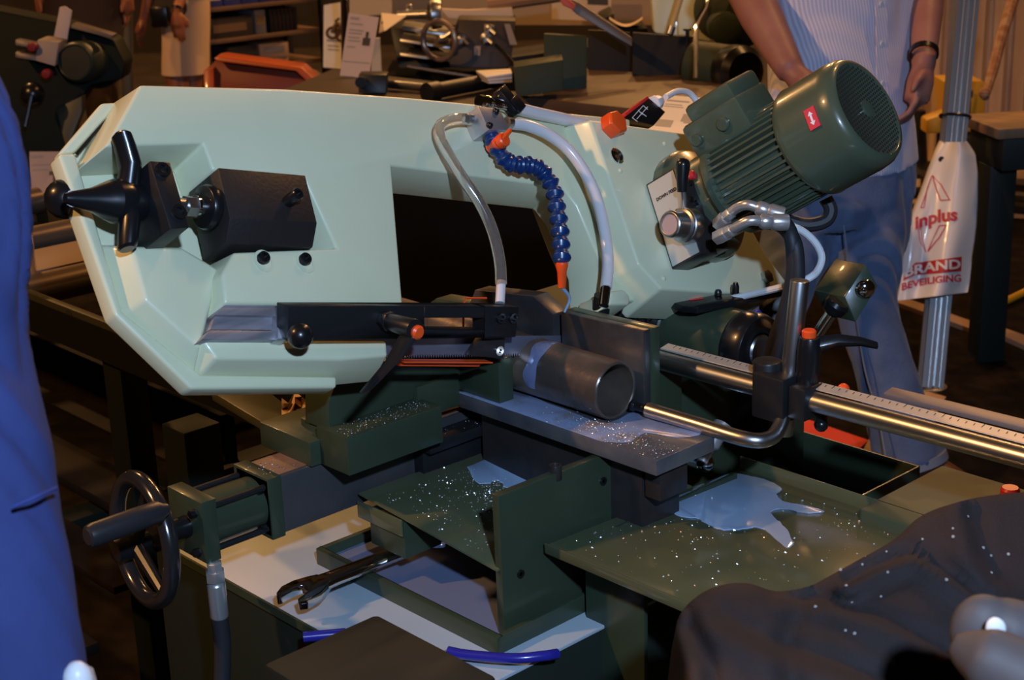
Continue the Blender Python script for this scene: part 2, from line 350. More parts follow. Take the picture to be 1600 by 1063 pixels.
# --- limit switch with cable
hS = -.05
sw = P_('limit_switch', M().prism([B(x, y, hS) for x, y in ((976, 184), (1013, 152), (1040, 175), (1022, 196))], -N * .025), BLACK, .0012)
P_('switch_plate', M().prism([B(x, y, hS + .002) for x, y in ((976, 177), (1012, 150), (1014, 154), (979, 181))], -N * .03), RED, .0004, parent=sw, label='red side plate')
dg = M()
for q in ([(988, 184), (1005, 165)], [(995, 186), (1012, 167)], [(1002, 176), (1010, 182)], [(1005, 165), (1012, 171)], [(997, 172), (1004, 179)], [(988, 184), (996, 190)]):
    dg.tube([B(x, y, hS + .001) for x, y in q], .0006, 5)
P_('switch_diagram', dg, WHITEINK, parent=sw, label='white wiring diagram')
P_('cable_gland', M().lathe(B(1020, 164, hS - .01), B(1046, 149, hS - .01) - B(1020, 164, hS - .01), [(.014, 0), (.014, .008), (.0115, .009), (.0115, .018), (.008, .026)], 8), WHITEP, .0006, ang=25)
P_('switch_cable', M().tube([B(1040, 152, hS - .01), B(1058, 143, hS - .01), B(1076, 145, hS - .01), B(1089, 160, hS - .01), B(1094, 182, hS - .01), B(1089, 212, hS - .01)], .0052, 10, 5), WHITEP)
# --- coolant manifold and hoses
ma = P_('coolant_manifold', M().prism([B(x, y, .034) for x, y in ((747, 165), (781, 171), (798, 203), (764, 203))], -N * .034), ALU, .0012)
for x, y in ((775, 174), (765, 196)): P_('socket_screw', M().ball(B(x, y, .035), .005, 12), BLACK, parent=ma)
P_('hose_barb', M().lathe(B(741, 187, .016), -U, [(.007, -.01), (.007, 0), (.0055, .003), (.007, .006), (.0055, .012), (.007, .015), (.005, .022)], 14), CHROME, parent=ma)
P_('hose_barb', M().lathe(B(798, 192, .016), U, [(.008, -.008), (.008, .004), (.006, .012)], 14), SATIN, parent=ma)
P_('inlet_elbow', M().lathe(B(748, 158, .012), U, [(.009, 0), (.0095, .006), (.007, .008), (.0095, .014), (.0095, .02), (.007, .024), (.009, .03), (.009, .044)], 18).lathe(B(783, 160, .012), U - V * .3, [(.011, 0), (.011, .012), (.008, .02)], 18), CHROME)
P_('inlet_valve', M().box(B(792, 157, .018), (.009, .019, .009), (nrm(U + V * .75), nrm(V - U * .75), N)).box(B(803, 166, .018), (.010, .011, .010), (nrm(U + V * .75), nrm(V - U * .75), N)), BLACK, .0015)
P_('supply_hose', M().tube([B(806, 169, .010), B(838, 177, .008), B(870, 184, .006), B(905, 192, .004), B(950, 201, .002)], .0092, 14, 4), HOSEW)
e = onX(781, 474, -1.385)
P_('clear_coolant_hose', M().tube([B(738, 187, .016), B(712, 186, .018), B(690, 194, .020), B(686, 210, .022), B(697, 235, .026), B(722, 277, .030), B(750, 318, .032), B(770, 362, .030), B(781, 410, .026), B(783, 445, .02)], .0076, 14, 5), HOSEC)
P_('hose_end', M().cyl(B(783, 440, .02), e, .0062), HOSEW)
P_('white_coolant_hose', M().tube([B(800, 193, .016), B(825, 197, .02), B(858, 211, .026), B(890, 236, .032), B(918, 277, .036), B(936, 322, .036), B(946, 370, .034), B(950, 410, .032), B(947, 450, .03)], .0082, 14, 5), HOSEW)
P_('hose_end', M().cyl(B(947, 446, .03), B(943, 478, .024), .0072), CHROME)
lp = [(768, 214), (775, 228), (783, 243), (792, 254), (806, 258), (820, 258), (834, 259), (846, 266), (857, 280), (866, 298), (869, 318), (872, 337), (875, 357), (876, 377), (877, 397)]
nz0 = onX(878, 414, -1.37); hN = (nz0 - O0) @ N; ll = None
for i, (x, y) in enumerate(lp):
    h = .02 + (hN - .02) * (i / (len(lp) - 1)) ** 1.5; p = B(x, y, h); x2, y2 = lp[i + 1] if i + 1 < len(lp) else (878, 416)
    q = B(x2, y2, h + .002); d = nrm(q - p)
    o = P_('hose_segment' if i else 'flexible_hose', M().lathe(p - d * .004, d, [(.0075, 0), (.0105, .003), (.0105, .007), (.0128, .0095), (.0128, .0112), (.008, .017), (.0075, .020)], 16), BLUEP, .0003, parent=ll, ang=30)
    if not i: ll = o
P_('valve_lever', M().lathe(B(782, 222, .036), N, [(.010, 0), (.010, .008), (.008, .010)], 18).tube([B(784, 219, .043), B(797, 204, .046)], [.0042, .0032], 8), ORANGE, parent=ll, label='orange valve lever')
P_('valve_body', M().cyl(B(768, 230, .012), B(782, 222, .036), .009), ORANGE, parent=ll)
nz1 = onX(878, 449, -1.37)
P_('nozzle', M().lathe(nz0, nz1 - nz0, [(.0075, -.004), (.0085, 0), (.0062, .010), (.0052, .030)], 18), ORANGE, label='orange nozzle')
# --- motor along the face normal
A0 = B(1357, 170, .36); ma_ = lambda h: A0 + N * (h - .36)
def motor(part, at, NN, UU, VV, rF, GR, sticker=True):
    R0 = rF
    fl_ = part('motor_flange', M().lathe(at(.035), NN, [(R0 * 1.08, 0), (R0 * 1.08, .025), (R0 * 1.0, .033), (R0 * .80, .040), (R0 * .80, .10)], 40), GR, .001)
    mb = M().lathe(at(.135), NN, [(R0 * .78, -.03), (R0 * .80, 0), (R0 * .78, .130)], 40)
    for k in range(44):
        t = 2 * math.pi * k / 44; d = UU * math.cos(t) + VV * math.sin(t); e_ = np.cross(NN, d)
        mb.box(at(.200) + d * R0 * .845, (R0 * .085, .0018, .065), (d, e_, NN))
    mb.lathe(at(.120), NN, [(R0 * .90, 0), (R0 * .94, .004), (R0 * .94, .014), (R0 * .88, .018)], 40)
    body = part('motor_body', mb, GR)
    fc = part('fan_cover', M().lathe(at(.262), NN, [(R0 * .93, -.006), (R0 * .99, 0), (R0 * 1.01, .004), (R0 * 1.0, .010), (R0 * 1.0, .074), (R0 * .975, .088), (R0 * .91, .097), (R0 * .84, .0985), (R0 * .82, .097)], 56), GR, ang=50)
    g = M()
    for i in range(-11, 12):
        for j in range(-11, 12):
            x, y = i * R0 * .071, (j + .5 * (i % 2)) * R0 * .071
            if R0 * .17 < math.hypot(x, y) < R0 * .80: g.cyl(at(.3588) + UU * x + VV * y, at(.3596) + UU * x + VV * y, R0 * .026, n=6)
    part('grille_holes', g, INK, parent=fc, stuff=True)
    part('grille_hub', M().lathe(at(.358), NN, [(R0 * .16, 0), (R0 * .15, .003), (R0 * .06, .004)], 20), GR, parent=fc)
    return fc, body
NNt, UUt, VVt = N, U, V
fc, mbod = motor(P_, ma_, N, U, V, .0805, MOTOR)
d = nrm(V * .92 - U * .38); e_ = nrm(np.cross(N, d))
tbx = P_('terminal_box', M().box(ma_(.17) + d * .083, (.026, .046, .052), (d, e_, N)).box(ma_(.178) + d * .118, (.013, .042, .042), (d, e_, N)), MOTOR, .007)
for q, r_ in ((.135, .009), (.185, .010)):
    c = ma_(q) + d * .083 + e_ * (.046 if e_ @ U < 0 else -.046); s_ = nrm(e_ if e_ @ U < 0 else -e_)
    P_('blanking_plug', M().lathe(c, s_, [(r_, -.002), (r_, .004), (r_ * .8, .006)], 18), MOTOR, parent=tbx)
# rotation-direction sticker: red with white arrow, on the fan cover's left flank
tt = nrm(-U * .80 + V * .30 + WW * 0); 
sp = ma_(.315); s0 = plane(1269, 184, nrm(-U), 0) if False else None
r_ = ray(1269, 185); rel = CAM - A0; a_ = r_ - N * (r_ @ N); b_ = rel - N * (rel @ N)
qa, qb, qc = a_ @ a_, 2 * a_ @ b_, b_ @ b_ - .0812 ** 2; tsol = (-qb - math.sqrt(max(qb * qb - 4 * qa * qc, 0))) / (2 * qa); sc_ = CAM + r_ * tsol
rad = nrm((sc_ - A0) - N * ((sc_ - A0) @ N)); tg = nrm(np.cross(N, rad))
st_ = P_('rotation_sticker', M().box(sc_, (.0145, .0085, .0012), (tg, N, rad)), mat('red_sticker', (.72, .05, .07), .4), parent=fc, label='red sticker with white arrow')
ar = M()
for sg in (-1, 1):
    ar.prism([sc_ + rad * .0013 + tg * (sg * x) + N * y for x, y in ((.0098, 0), (.0045, .0042), (.0045, .0015), (.000, .0015), (0, -.0015), (.0045, -.0015), (.0045, -.0042))], rad * .0004)
P_('sticker_arrow', ar, WHITEINK, parent=fc)
# --- hydraulic feed block
c1 = B(1005, 291, .045); c2 = B(1058, 417, .045); v0, v1 = uv(c2)[1], uv(c1)[1]; uu = (uv(c1)[0] + uv(c2)[0]) / 2
def hb(a, b, h): return BUV(uu + a, b, h)
def hh(px, py, a=0.0):           # pixel on the panel's own plane
    p = plane(px, py, U, U @ hb(a, 0, 0)); return p
h1 = (hh(1052, 255) - O0) @ N - D0 * 0
h1 = min(max(h1, .09), .15)
vb = [uv(hh(1005, 291))[1], uv(hh(1058, 417))[1]]; v1, v0 = max(vb), min(vb)
hy = P_('feed_block', M().prism([hb(0, v0, .043), hb(0, v1, .043), hb(0, v1, h1), hb(0, v0, h1)], U * .036), DARK, .001)
P_('feed_block_rear', M().prism([hb(.036, v0 + .012, .045), hb(.036, v1 - .004, .045), hb(.036, v1 - .004, h1 - .006), hb(.036, v0 + .012, h1 - .006)], U * .040), DARK, .001, parent=hy)
for k, (b_, h_) in enumerate(((.2, .25), (.2, .75), (.42, .3), (.45, .8))):
    P_('socket_screw', M().cyl(hb(.012 + .012 * (k % 2), v1 - (v1 - v0) * b_ * .9, h1 - .002), hb(.012 + .012 * (k % 2), v1 - (v1 - v0) * b_ * .9, h1 + .004), .004, n=12), BLACK, parent=hy)
pn = P_('scale_panel', M().prism([hb(-.0015, v0 + .003, .046), hb(-.0015, v1 - .003, .046), hb(-.0015, v1 - .003, h1 - .003), hb(-.0015, v0 + .003, h1 - .003)], U * .0015), mat('brushed_panel', (.62, .60, .58), .42, .6), label='silver scale panel')
hm = (.045 + h1) / 2
SAW.adopt(text_mesh('panel_lettering', 'DOWN FEED', .0066, hb(-.0019, v1 - .030, hm + .001), N, V, INK, .0002, .0002), pn)
sg = M()
for k, z_ in enumerate((.008, .013, .018)): sg.prism([hb(-.0019, v1 - .062 - .003, .052 + z_), hb(-.0019, v1 - .062 + .004 + k * .004, .0535 + z_), hb(-.0019, v1 - .062 - .003, .055 + z_)], -U * .0003)
P_('panel_marks', sg, GREYINK, parent=pn)
for b_, h_ in ((v1 - .062, h1 - .016), (v0 + .05, h1 - .014)): P_('panel_screw', M().ball(hb(-.002, b_, h_), .0048, 12), BLACK, parent=pn)
dc = hh(1080, 353)
dl = P_('feed_dial', M().lathe(dc, -U, [(.025, 0), (.025, .018), (.023, .019), (.023, .022), (.019, .023), (.019, .046), (.017, .048), (.0145, .048), (.0145, .045)], 32), SATIN, .0004)
P_('dial_face', M().cyl(dc - U * .0435, dc - U * .0455, .0145), mat('dial_pink', (.45, .33, .30), .45), parent=dl)
lv = P_('valve_lever_rod', M().tube([dc - U * .010 + V * .015, hh(1069, 312, -.02), hh(1066, 285, -.026)], [.0055, .0045, .004], 12), SATIN)
P_('lever_grip', M().tube([hh(1066, 300, -.024), hh(1066, 280, -.026), hh(1067, 258, -.026)], [.007, .0085, .0105], 14).ball(hh(1067, 258, -.026), .0105, 12), BLACK, parent=lv)
P_('indicator_lamp', M().lathe(hb(.03, v1 - .012, h1 + .0), N, [(.007, -.002), (.007, .006), (.004, .008)], 14), RED, label='small red knob')
# fittings and hydraulic hoses
hF = h1 + .012
for k, q in enumerate(([(1122, 352), (1134, 340), (1150, 326), (1168, 320), (1188, 326)], [(1120, 372), (1136, 364), (1152, 354), (1172, 345), (1194, 346)])):
    p = [B(x, y, (.135, .155, .175, .195, .205)[j] + .012 * k) for j, (x, y) in enumerate(q)]
    f_ = P_('pipe_elbow', M().tube(p, .0068, 12, 5), ZINC)
    P_('union_nut', M().cyl(p[0], p[1], .0105, n=6).cyl(p[1], p[1] + (p[2] - p[1]) * .55, .009, n=6), ZINC, .0006, parent=f_, ang=25)
    P_('hose_ferrule', M().lathe(p[-1], p[-1] - p[-2], [(.008, -.006), (.0105, -.002), (.0105, .006), (.0095, .010), (.0115, .014), (.0115, .032)], 18), ZINC, parent=f_)
    o_ = np.array([k * 6, k * 14, 0])
    hp = [p[-1]] + [D(x + o_[0], y + o_[1], t) for x, y, t in ((1214, 338, 2.13), (1234, 362, 2.09), (1240, 400, 2.09), (1238, 440, 2.10), (1226, 490, 2.12), (1212, 530, 2.14), (1196, 590, 2.18), (1180, 680, 2.25))]
    P_('hydraulic_hose', M().tube(hp, .0105, 14, 5), RUBBER)
P_('motor_cable', M().tube([D(x, y, t) for x, y, t in ((1236, 352, 2.16), (1258, 364, 2.15), (1276, 382, 2.14), (1284, 403, 2.13), (1277, 424, 2.12), (1262, 436, 2.11), (1240, 444, 2.13), (1205, 453, 2.18), (1165, 462, 2.22), (1130, 470, 2.24))], .0052, 10, 5), WHITEP)
P_('conduit_loop', M().tube([D(x, y, 2.2) for x, y in ((1230, 345), (1262, 352), (1290, 345), (1298, 328), (1290, 310))], .010, 10, 5), RUBBER)
# --- cutting table, jaws, base
P_('work_table', M().rb((-1.50, 1.266, .880), (-1.125, 1.373, .900)), mat('wet_table_steel', (.10, .105, .125), .30, .45, col2=(.19, .18, .175), scale=14, bump=.2, bscale=55, coat=.25, rvar=.1), .0012)
P_('table_support', M().rb((-1.165, 1.29, .835), (-1.14, 1.34, .880)).rb((-1.46, 1.29, .70), (-1.17, 1.36, .8795)), DARK, .001)
fj = P_('fixed_jaw', M().prism([(-1.388, 1.374, .885), (-1.242, 1.374, .885), (-1.242, 1.374, 1.010), (-1.388, 1.374, 1.006)], EY * .013), WORN, .0012)
P_('jaw_hole', M().ring(np.array((-1.262, 1.373, .952)), -EY, .0025, .0042, .0008, 16), BLACK, parent=fj)
P_('jaw_backing', M().prism([(-1.39, 1.387, .80), (-1.240, 1.387, .80), (-1.240, 1.387, 1.0105), (-1.39, 1.387, 1.0065)], EY * .016), GREEN, .001)
P_('rear_jaw', M().prism([onY(x, y, 1.374) for x, y in ((742, 453), (832, 463), (864, 492), (866, 540), (720, 510))], EY * .028), WORN, .0012)
P_('rear_jaw_backing', M().prism([onY(x, y, 1.404) for x, y in ((668, 476), (682, 466), (742, 476), (742, 500), (668, 490))], EY * .03), GREEN, .001)
P_('base_casting', M().rb((-1.78, 1.40, .60), (-1.300, 1.80, .890)).rb((-1.60, 1.395, .55), (-1.285, 1.50, .935)), GREEN, .004)
# moving vise: wall, jaw plate, front block
XW = -1.48
wl = [onX(x, y, XW) for x, y in ((514, 674), (514, 627), (528, 590), (600, 565), (740, 536))]
mv = P_('moving_jaw', M().prism(wl + [np.array((XW, 1.28, wl[-1][2])), np.array((XW, 1.28, .905)), np.array((XW, 1.20, .88))], -EX * .05)
        .prism([(XW - .02, 1.272, .902), (-1.402, 1.272, .902), (-1.402, 1.272, .962), (XW - .02, 1.272, .985)], EY * .025), GREEN, .0015)
P_('jaw_foot', M().rb((-1.495, 1.045, .862), (-1.432, 1.198, .912)).rb((-1.60, 1.03, .862), (-1.49, 1.20, .895)).prism([(-1.50, 1.19, .885), (-1.50, 1.262, .885), (-1.50, 1.262, .93), (-1.50, 1.19, .93)], EX * .03), GREEN, .0012, parent=mv)
P_('jaw_heel', M().prism([onZ(x, y, .905) for x, y in ((470, 653), (494, 640), (520, 655), (500, 668))], -EZ * .045), GREEN, .001, parent=mv)
bed = P_('vise_bed', M().rb((-1.566, .968, .785), (-1.497, 1.42, .861)), mat('grey_bed_paint', (.045, .044, .048), .42, .2, col2=(.06, .055, .055), scale=14, bump=.1, bscale=120), .0012)
P_('bed_way', M().rb((-1.560, .972, .861), (-1.502, 1.42, .8625)), mat('warm_lit_bed_way', (.20, .105, .060), .5, 0, col2=(.14, .075, .045), scale=25), .0004, parent=bed)  # brown-orange colour paints warm light onto the grey bed's top
P_('bed_ledge', M().rb((-1.497, 1.20, .835), (-1.462, 1.40, .850)).rb((-1.497, 1.20, .800), (-1.478, 1.40, .835)), BLKP, .0008, parent=bed)
for k in range(2):
    y0 = (.872, .968)[k]
    b_ = P_('cylinder_head', M().rb((-1.572, y0, .783 - .002 * k), (-1.496, y0 + (.021, .02)[k], .863)), GREEN, .0012)
    for zz in (.797, .848):
        P_('tie_nut', M().cyl((-1.507, y0 - .002, zz), (-1.507, y0 - .010, zz), .0055, n=6), BLACK, parent=b_)
P_('clamp_cylinder', M().cyl((-1.534, .885, .822), (-1.534, .970, .822), .0335, n=40), GREEN)
for zz, xx in ((.850, -1.506), (.850, -1.563), (.794, -1.506), (.794, -1.563)): P_('tie_rod', M().cyl((xx, .885, zz), (xx, .970, zz), .0042, n=12), BLKP)
sp_ = P_('wheel_spindle', M().lathe((-1.534, .775, .822), EY, [(.010, 0), (.010, .045), (.018, .05), (.018, .062), (.012, .066), (.014, .098)], 20), BLACK)
WC = np.array((-1.500, .795, .841)); wa = nrm((.10, 1, -.06)); wx = nrm(np.cross(wa, EZ)); wz = np.cross(wx, wa)
hw = P_('handwheel', M().torus(WC, wa, .073, .0100, 48, 12), mat('polished_wheel', (.10, .095, .10), .18, .85))
for k in range(3):
    t = math.radians(75 + 120 * k); P_('spoke', M().tube([np.array((-1.532, .80, .824)), WC + (wx * math.cos(t) + wz * math.sin(t)) * .070], [.009, .0065], 10), BLACK, parent=hw)
P_('wheel_hub', M().lathe((-1.534, .772, .822), EY, [(.006, 0), (.014, .002), (.016, .03)], 18), BLACK, parent=hw)
gh0 = onY(247, 800, .775); gh1 = gh0 - EY * .105 + EX * .002
P_('crank_grip', M().lathe(gh0, gh1 - gh0, [(.006, -.012), (.0085, -.006), (.0125, 0), (.0135, .03), (.0135, .080), (.012, .086), (.009, .088)], 20), mat('grip_black', (.022, .021, .024), .38), parent=hw)
hp0 = np.array((-1.498, .883, .783))
fb = P_('cylinder_fitting', M().lathe(hp0, -EZ, [(.006, 0), (.010, .002), (.010, .012), (.0125, .013), (.0125, .026), (.009, .028)], 6).lathe(hp0 - EZ * .028, -EZ, [(.0095, 0), (.0115, .003), (.0115, .045), (.0105, .048)], 18), ZINC, .0005, ang=25)
P_('cylinder_hose', M().tube([hp0 - EZ * .072, hp0 - EZ * .12, hp0 - EZ * .19 - EY * .012, hp0 - EZ * .27 - EY * .045, hp0 - EZ * .40 - EY * .12], .0105, 14, 5), RUBBER)
# --- cabinet with coolant pan
ZP = .69
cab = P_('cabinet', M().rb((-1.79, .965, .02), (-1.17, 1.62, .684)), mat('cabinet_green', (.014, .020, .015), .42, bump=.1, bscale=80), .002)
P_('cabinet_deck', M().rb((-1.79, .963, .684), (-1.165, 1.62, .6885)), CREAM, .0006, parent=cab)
P_('deck_lip', M().rb((-1.79, .960, .680), (-1.165, .9635, .692)), GREEN, parent=cab)
def rim(x0, y0, x1, y1): return M().rb((x0, y0, .6885), (x1, y1, .712))
pr = P_('pan_rim', rim(-1.56, 1.075, -1.205, 1.083).rb((-1.213, 1.083, .6885), (-1.205, 1.56, .712)).rb((-1.56, 1.083, .6885), (-1.552, 1.56, .712)), GREEN, .001)
P_('pan_coolant', M().rb((-1.552, 1.083, .6885), (-1.213, 1.56, .698)), COOLPAN)
# --- splash plate and chip trays
pl_ = P_('splash_plate', M().prism([onX(x, y, -1.222) for x, y in ((779, 776), (944, 711), (1012, 752), (1012, 920), (790, 1013))], -EX * .012), GREEN, .0012)
for x, y in ((813, 897), (942, 752)): P_('plate_bolt', M().lathe(onX(x, y, -1.222), EX, [(.0055, -.001), (.0055, .002), (.003, .002), (.003, 0)], 16), BLACK, parent=pl_)
P_('top_screw', M().lathe(onX(868, 742, -1.228), EZ, [(.0078, -.006), (.0078, .013), (.0048, .013), (.0048, .008)], 16), DARK, .0004, parent=pl_)
lt = [(-1.488, 1.098, .806), (-1.226, 1.098, .785), (-1.226, 1.45, .780), (-1.488, 1.45, .800)]
ltp = P_('rear_chip_tray', M().prism(lt, -EZ * .003).rb((-1.49, 1.096, .772), (-1.40, 1.0985, .795)), TRAY, .0006)
P_('tray_bracket', M().rb((-1.47, 1.10, .74), (-1.40, 1.16, .79)), GREEN, .001, parent=ltp)
rt = [(-1.214, 1.166, .797), (-.72, 1.166, .800), (-.72, 1.535, .782), (-1.214, 1.535, .782)]
rtp = P_('front_chip_tray', M().prism(rt, -EZ * .003).rb((-1.214, 1.1645, .787), (-.72, 1.1675, .8)).rb((-1.214, 1.535, .776), (-.72, 1.538, .800)), TRAY, .0008)
P_('tray_bracket', M().prism([(-1.19, 1.22, .793), (-1.19, 1.50, .793), (-1.19, 1.50, .55), (-1.19, 1.30, .55), (-1.19, 1.24, .60)], -EX * .006).rb((-1.196, 1.215, .55), (-1.10, 1.222, .792)), GREEN, .001, parent=rtp)
P_('bracket_plate', M().prism([onX(x, y, -1.176) for x, y in ((960, 918), (975, 918), (985, 970), (978, 1036), (1042, 1002), (1040, 960), (1000, 925))], -EX * .010), GREEN, .001, parent=rtp)
P_('bracket_bolt', M().ball(onX(998, 1014, -1.174), .004, 12), DARK, parent=rtp)
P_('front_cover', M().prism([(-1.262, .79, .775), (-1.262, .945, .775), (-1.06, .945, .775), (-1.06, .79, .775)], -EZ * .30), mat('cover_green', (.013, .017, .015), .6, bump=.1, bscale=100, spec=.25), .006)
# --- coolant collecting box on the far side
ob = M(); x0, x1, y0, y1 = -1.62, -1.12, 1.62, 1.83
ob.rb((x0, y1, .42), (x1, y1 + .003, .72)).rb((x1 - .003, y0, .42), (x1, y1, .72)).rb((x0, y0, .40), (x1, y1, .42)).rb((x0, y0 - .003, .42), (x1, y0, .70))
P_('collecting_box', ob, GREEN, .0005)
P_('support_block', M().rb((-1.0, 1.50, .40), (-.66, 1.69, .80)), mat('green_block_paint', (.045, .066, .042), .55, spec=.3), .004)
P_('stop_button', M().lathe(onZ(1578, 772, .80), EZ, [(.012, -.002), (.012, .006), (.010, .009)], 18), RED, label='red button')
# --- pivot at the bow's tail
pc = onY(1188, 548, 1.66)
P_('pivot_barrel', M().lathe(pc - EX * .20, EX, [(.053, 0), (.053, .05), (.050, .052), (.050, .165)], 40), GREEN, .0005)
pb_ = P_('pivot_cap', M().lathe(pc - EX * .036, EX, [(.050, 0), (.052, .006), (.052, .026), (.049, .036), (.026, .036), (.026, .031)], 40), BLACK, .0008)
P_('pivot_pin', M().lathe(pc - EX * .02, EX, [(.024, 0), (.024, .020), (.022, .023), (.004, .024)], 28), SATIN, parent=pb_)
P_('pivot_collar', M().lathe(pc - EX * .205, EX, [(.057, -.03), (.057, .01), (.054, .014)], 36), BLACK)
ap = P_('cover_arm', M().prism([onZ(x, y, .965) for x, y in ((1042, 469), (1066, 478), (1090, 480), (1229, 452), (1229, 441), (1190, 456), (1062, 462))], -EZ * .010), BLACK, .001)
P_('arm_label', M().prism([onZ(x, y, .9655) for x, y in ((1066, 464), (1092, 462), (1100, 467), (1078, 470))], EZ * .0004), RED, parent=ap, label='red label')
for x, y, hgt in ((1122, 455, .008), (1149, 452, .016)): P_('arm_stud', M().lathe(onZ(x, y + 6, .966), EZ, [(.0055, 0), (.0055, hgt * .6), (.0035, hgt), ], 12), BLACK, parent=ap)
rg = P_('front_blade_guide', M().prism([onX(x, y, -1.43) for x, y in ((957, 476), (1040, 480), (1036, 520), (957, 500))], -EX * .02), DARK, .001)
for x in (975, 992, 1012): P_('guide_bolt', M().lathe(onX(x, 494 + (x - 975) * .1, -1.43), EX, [(.007, 0), (.007, .005), (.004, .005), (.004, .002)], 14), BLACK, parent=rg)
P_('feed_hose_socket', M().cyl(B(942, 462, .02), B(938, 492, .0), .012), BLKP)
P_('cable_tie', M().torus(onY(1182, 497, 1.75), EX, .010, .003, 20, 6), mat('blue_clip', (.02, .04, .35), .4))
P_('hose_cover', M().prism([D(x, y, 2.42) for x, y in ((1192, 480), (1230, 455), (1262, 470), (1255, 560), (1200, 600))], AH * .05), BLKP, .004)
# --- lift cylinder: green pivot block, chrome rod, black barrel down to the base
t1 = 2.2
gb_ = [D(x, y, t1) for x, y in ((1292, 462), (1318, 404), (1352, 412), (1371, 446), (1337, 503))]
P_('pivot_block', M().prism([D(x, y, 2.16) for x, y in ((1319, 464), (1353, 413), (1372, 447), (1337, 504))], nrm(D(1265, 452, 2.22) - D(1319, 464, 2.16)) * .062), GREEN, .0015)
P_('pivot_bolt', M().ball(D(1352, 452, 2.155), .014, 16, (1, 1, .6), (RH, EZ, AH)), CHROME)
la, lb = D(1304, 482, 2.17), D(1262, 545, 2.20)
dr = nrm(lb - la)
cy = P_('lift_rod', M().cyl(la, lb + dr * .02, .0085), CHROME)
P_('rod_end', M().lathe(la - dr * .012, dr, [(.016, 0), (.018, .006), (.014, .018), (.009, .022)], 20), BLACK, parent=cy)
lc, ld = D(1266, 538, 2.20), D(1133, 660, 2.22)
P_('lift_barrel', M().cyl(lc, ld, .019, n=28), BLKP)
lf, lg = D(1127, 672, 2.06), D(1108, 706, 2.05)
lw = P_('lift_foot', M().lathe(D(1130, 664, 2.06), nrm(lg - lf), [(.0135, 0), (.0135, .018), (.011, .02), (.011, .034), (.0075, .038), (.0075, .060)], 14), ZINC)
P_('foot_ball', M().ball(D(1102, 724, 2.05), .012, 16).cyl(D(1092, 728, 2.06), D(1092, 728, 2.06) - AH * -.01, .016), CHROME, parent=lw)
# --- length stop: rod with ruler, clamp carriage, bent finger
ry, rz = 1.45, .943
r0 = onY(1026, 563, ry)
P_('stop_rod', M().cyl((-1.287, ry, rz), (-.05, ry, rz + .014), .0125, n=28), SATIN)
RUL = mat('ruler_steel', (.62, .56, .48), .38, .55)
rl = P_('ruler', M().prism([(-1.285, ry + .004, rz + .0135), (-1.285, ry + .020, rz + .0165), (-.05, ry + .020, rz + .0305), (-.05, ry + .004, rz + .0275)], EZ * .0015), RUL)
tk = M()
for k in range(118):
    x = -1.27 + k * .01; z = rz + .0136 + (x + 1.285) * .0113 + .0024
    L_ = .009 if k % 5 == 0 else .005
    tk.prism([(x, ry + .0125, z + .0005), (x + .0008, ry + .0125, z + .0005), (x + .0008, ry + .0125 + L_ * .8, z + .0012 + L_ * .1), (x, ry + .0125 + L_ * .8, z + .0012 + L_ * .1)], EZ * .0003)
P_('ruler_ticks', tk, INK, parent=rl, stuff=True)
P_('second_ruler', M().prism([(-.965, ry + .040, rz + .014), (-.965, ry + .058, rz + .017), (-.05, ry + .058, rz + .031), (-.05, ry + .040, rz + .028)], EZ * .006), mat('dull_bar', (.20, .17, .17), .5, .4), .001)
cx = onY(1229, 622, ry)[0]
ca = P_('stop_carriage', M().rb((cx - .034, ry - .026, rz - .028), (cx + .014, ry + .028, rz + .030)).rb((cx + .014, ry - .018, rz - .020), (cx + .040, ry + .02, rz + .022)).cyl((cx - .03, ry, rz - .03), (cx - .03, ry, rz + .04), .018), BLKP, .003)
pr_b = onY(1233, 596, ry + .012); pr_t = onY(1250, 438, ry + .02)
P_('stop_post', M().cyl(pr_b - nrm(pr_t - pr_b) * .07, pr_t, .0115, n=24), SATIN, .001)
hb0 = np.array((cx + .022, ry + .012, rz + .02))
ch = P_('clamp_lever', M().lathe(hb0, EZ + EX * .02, [(.015, 0), (.014, .012), (.0145, .04), (.012, .058)], 20).loft([[p + q for q in (EZ * a_, AH * b_, -EZ * a_, -AH * b_)] for p, a_, b_ in ((hb0 + EZ * .045, .013, .008), (hb0 + EZ * .052 + RH * .035, .009, .007), (hb0 + EZ * .050 + RH * .062, .0065, .006), (hb0 + EZ * .044 + RH * .083, .005, .005))]), BLACK, .001)
P_('orange_cap', M().lathe(hb0 + EZ * .056, EZ, [(.0085, 0), (.0088, .009), (.007, .011)], 18), ORANGE, parent=ch, label='orange push cap')
kn = onY(1318, 609, ry + .03)
P_('adjust_knob', M().ball(kn, .0078, 14), ORANGE, label='small orange ball knob')
P_('knob_stem', M().cyl(kn, np.array((cx + .03, ry + .02, rz)), .0045), BLACK)
P_('lower_knob', M().cyl(onY(1283, 640, ry + .02), onY(1283, 668, ry + .02), .0075).ball(onY(1283, 664, ry + .02), .009, 12), BLACK)
bz = .905; by = 1.39
q0 = onY(1012, 640, 1.36); q1 = onY(1168, 687, 1.38); q2 = onY(1205, 684, 1.405); q3 = onY(1221, 660, 1.43); q4 = onY(1226, 630, 1.45)
fg = P_('stop_finger', M().tube([q0, (q0 * .5 + q1 * .5), q1, q2, q3, q4], .0095, 18, 6), SATIN)
P_('finger_tip', M().lathe(q0 + (q0 - q1) * .02, q0 - q1, [(.0095, -.012), (.008, 0), (.0055, .002), (.0055, .016), (.0075, .017), (.0075, .021)], 16), BLACK, .0004, parent=fg)

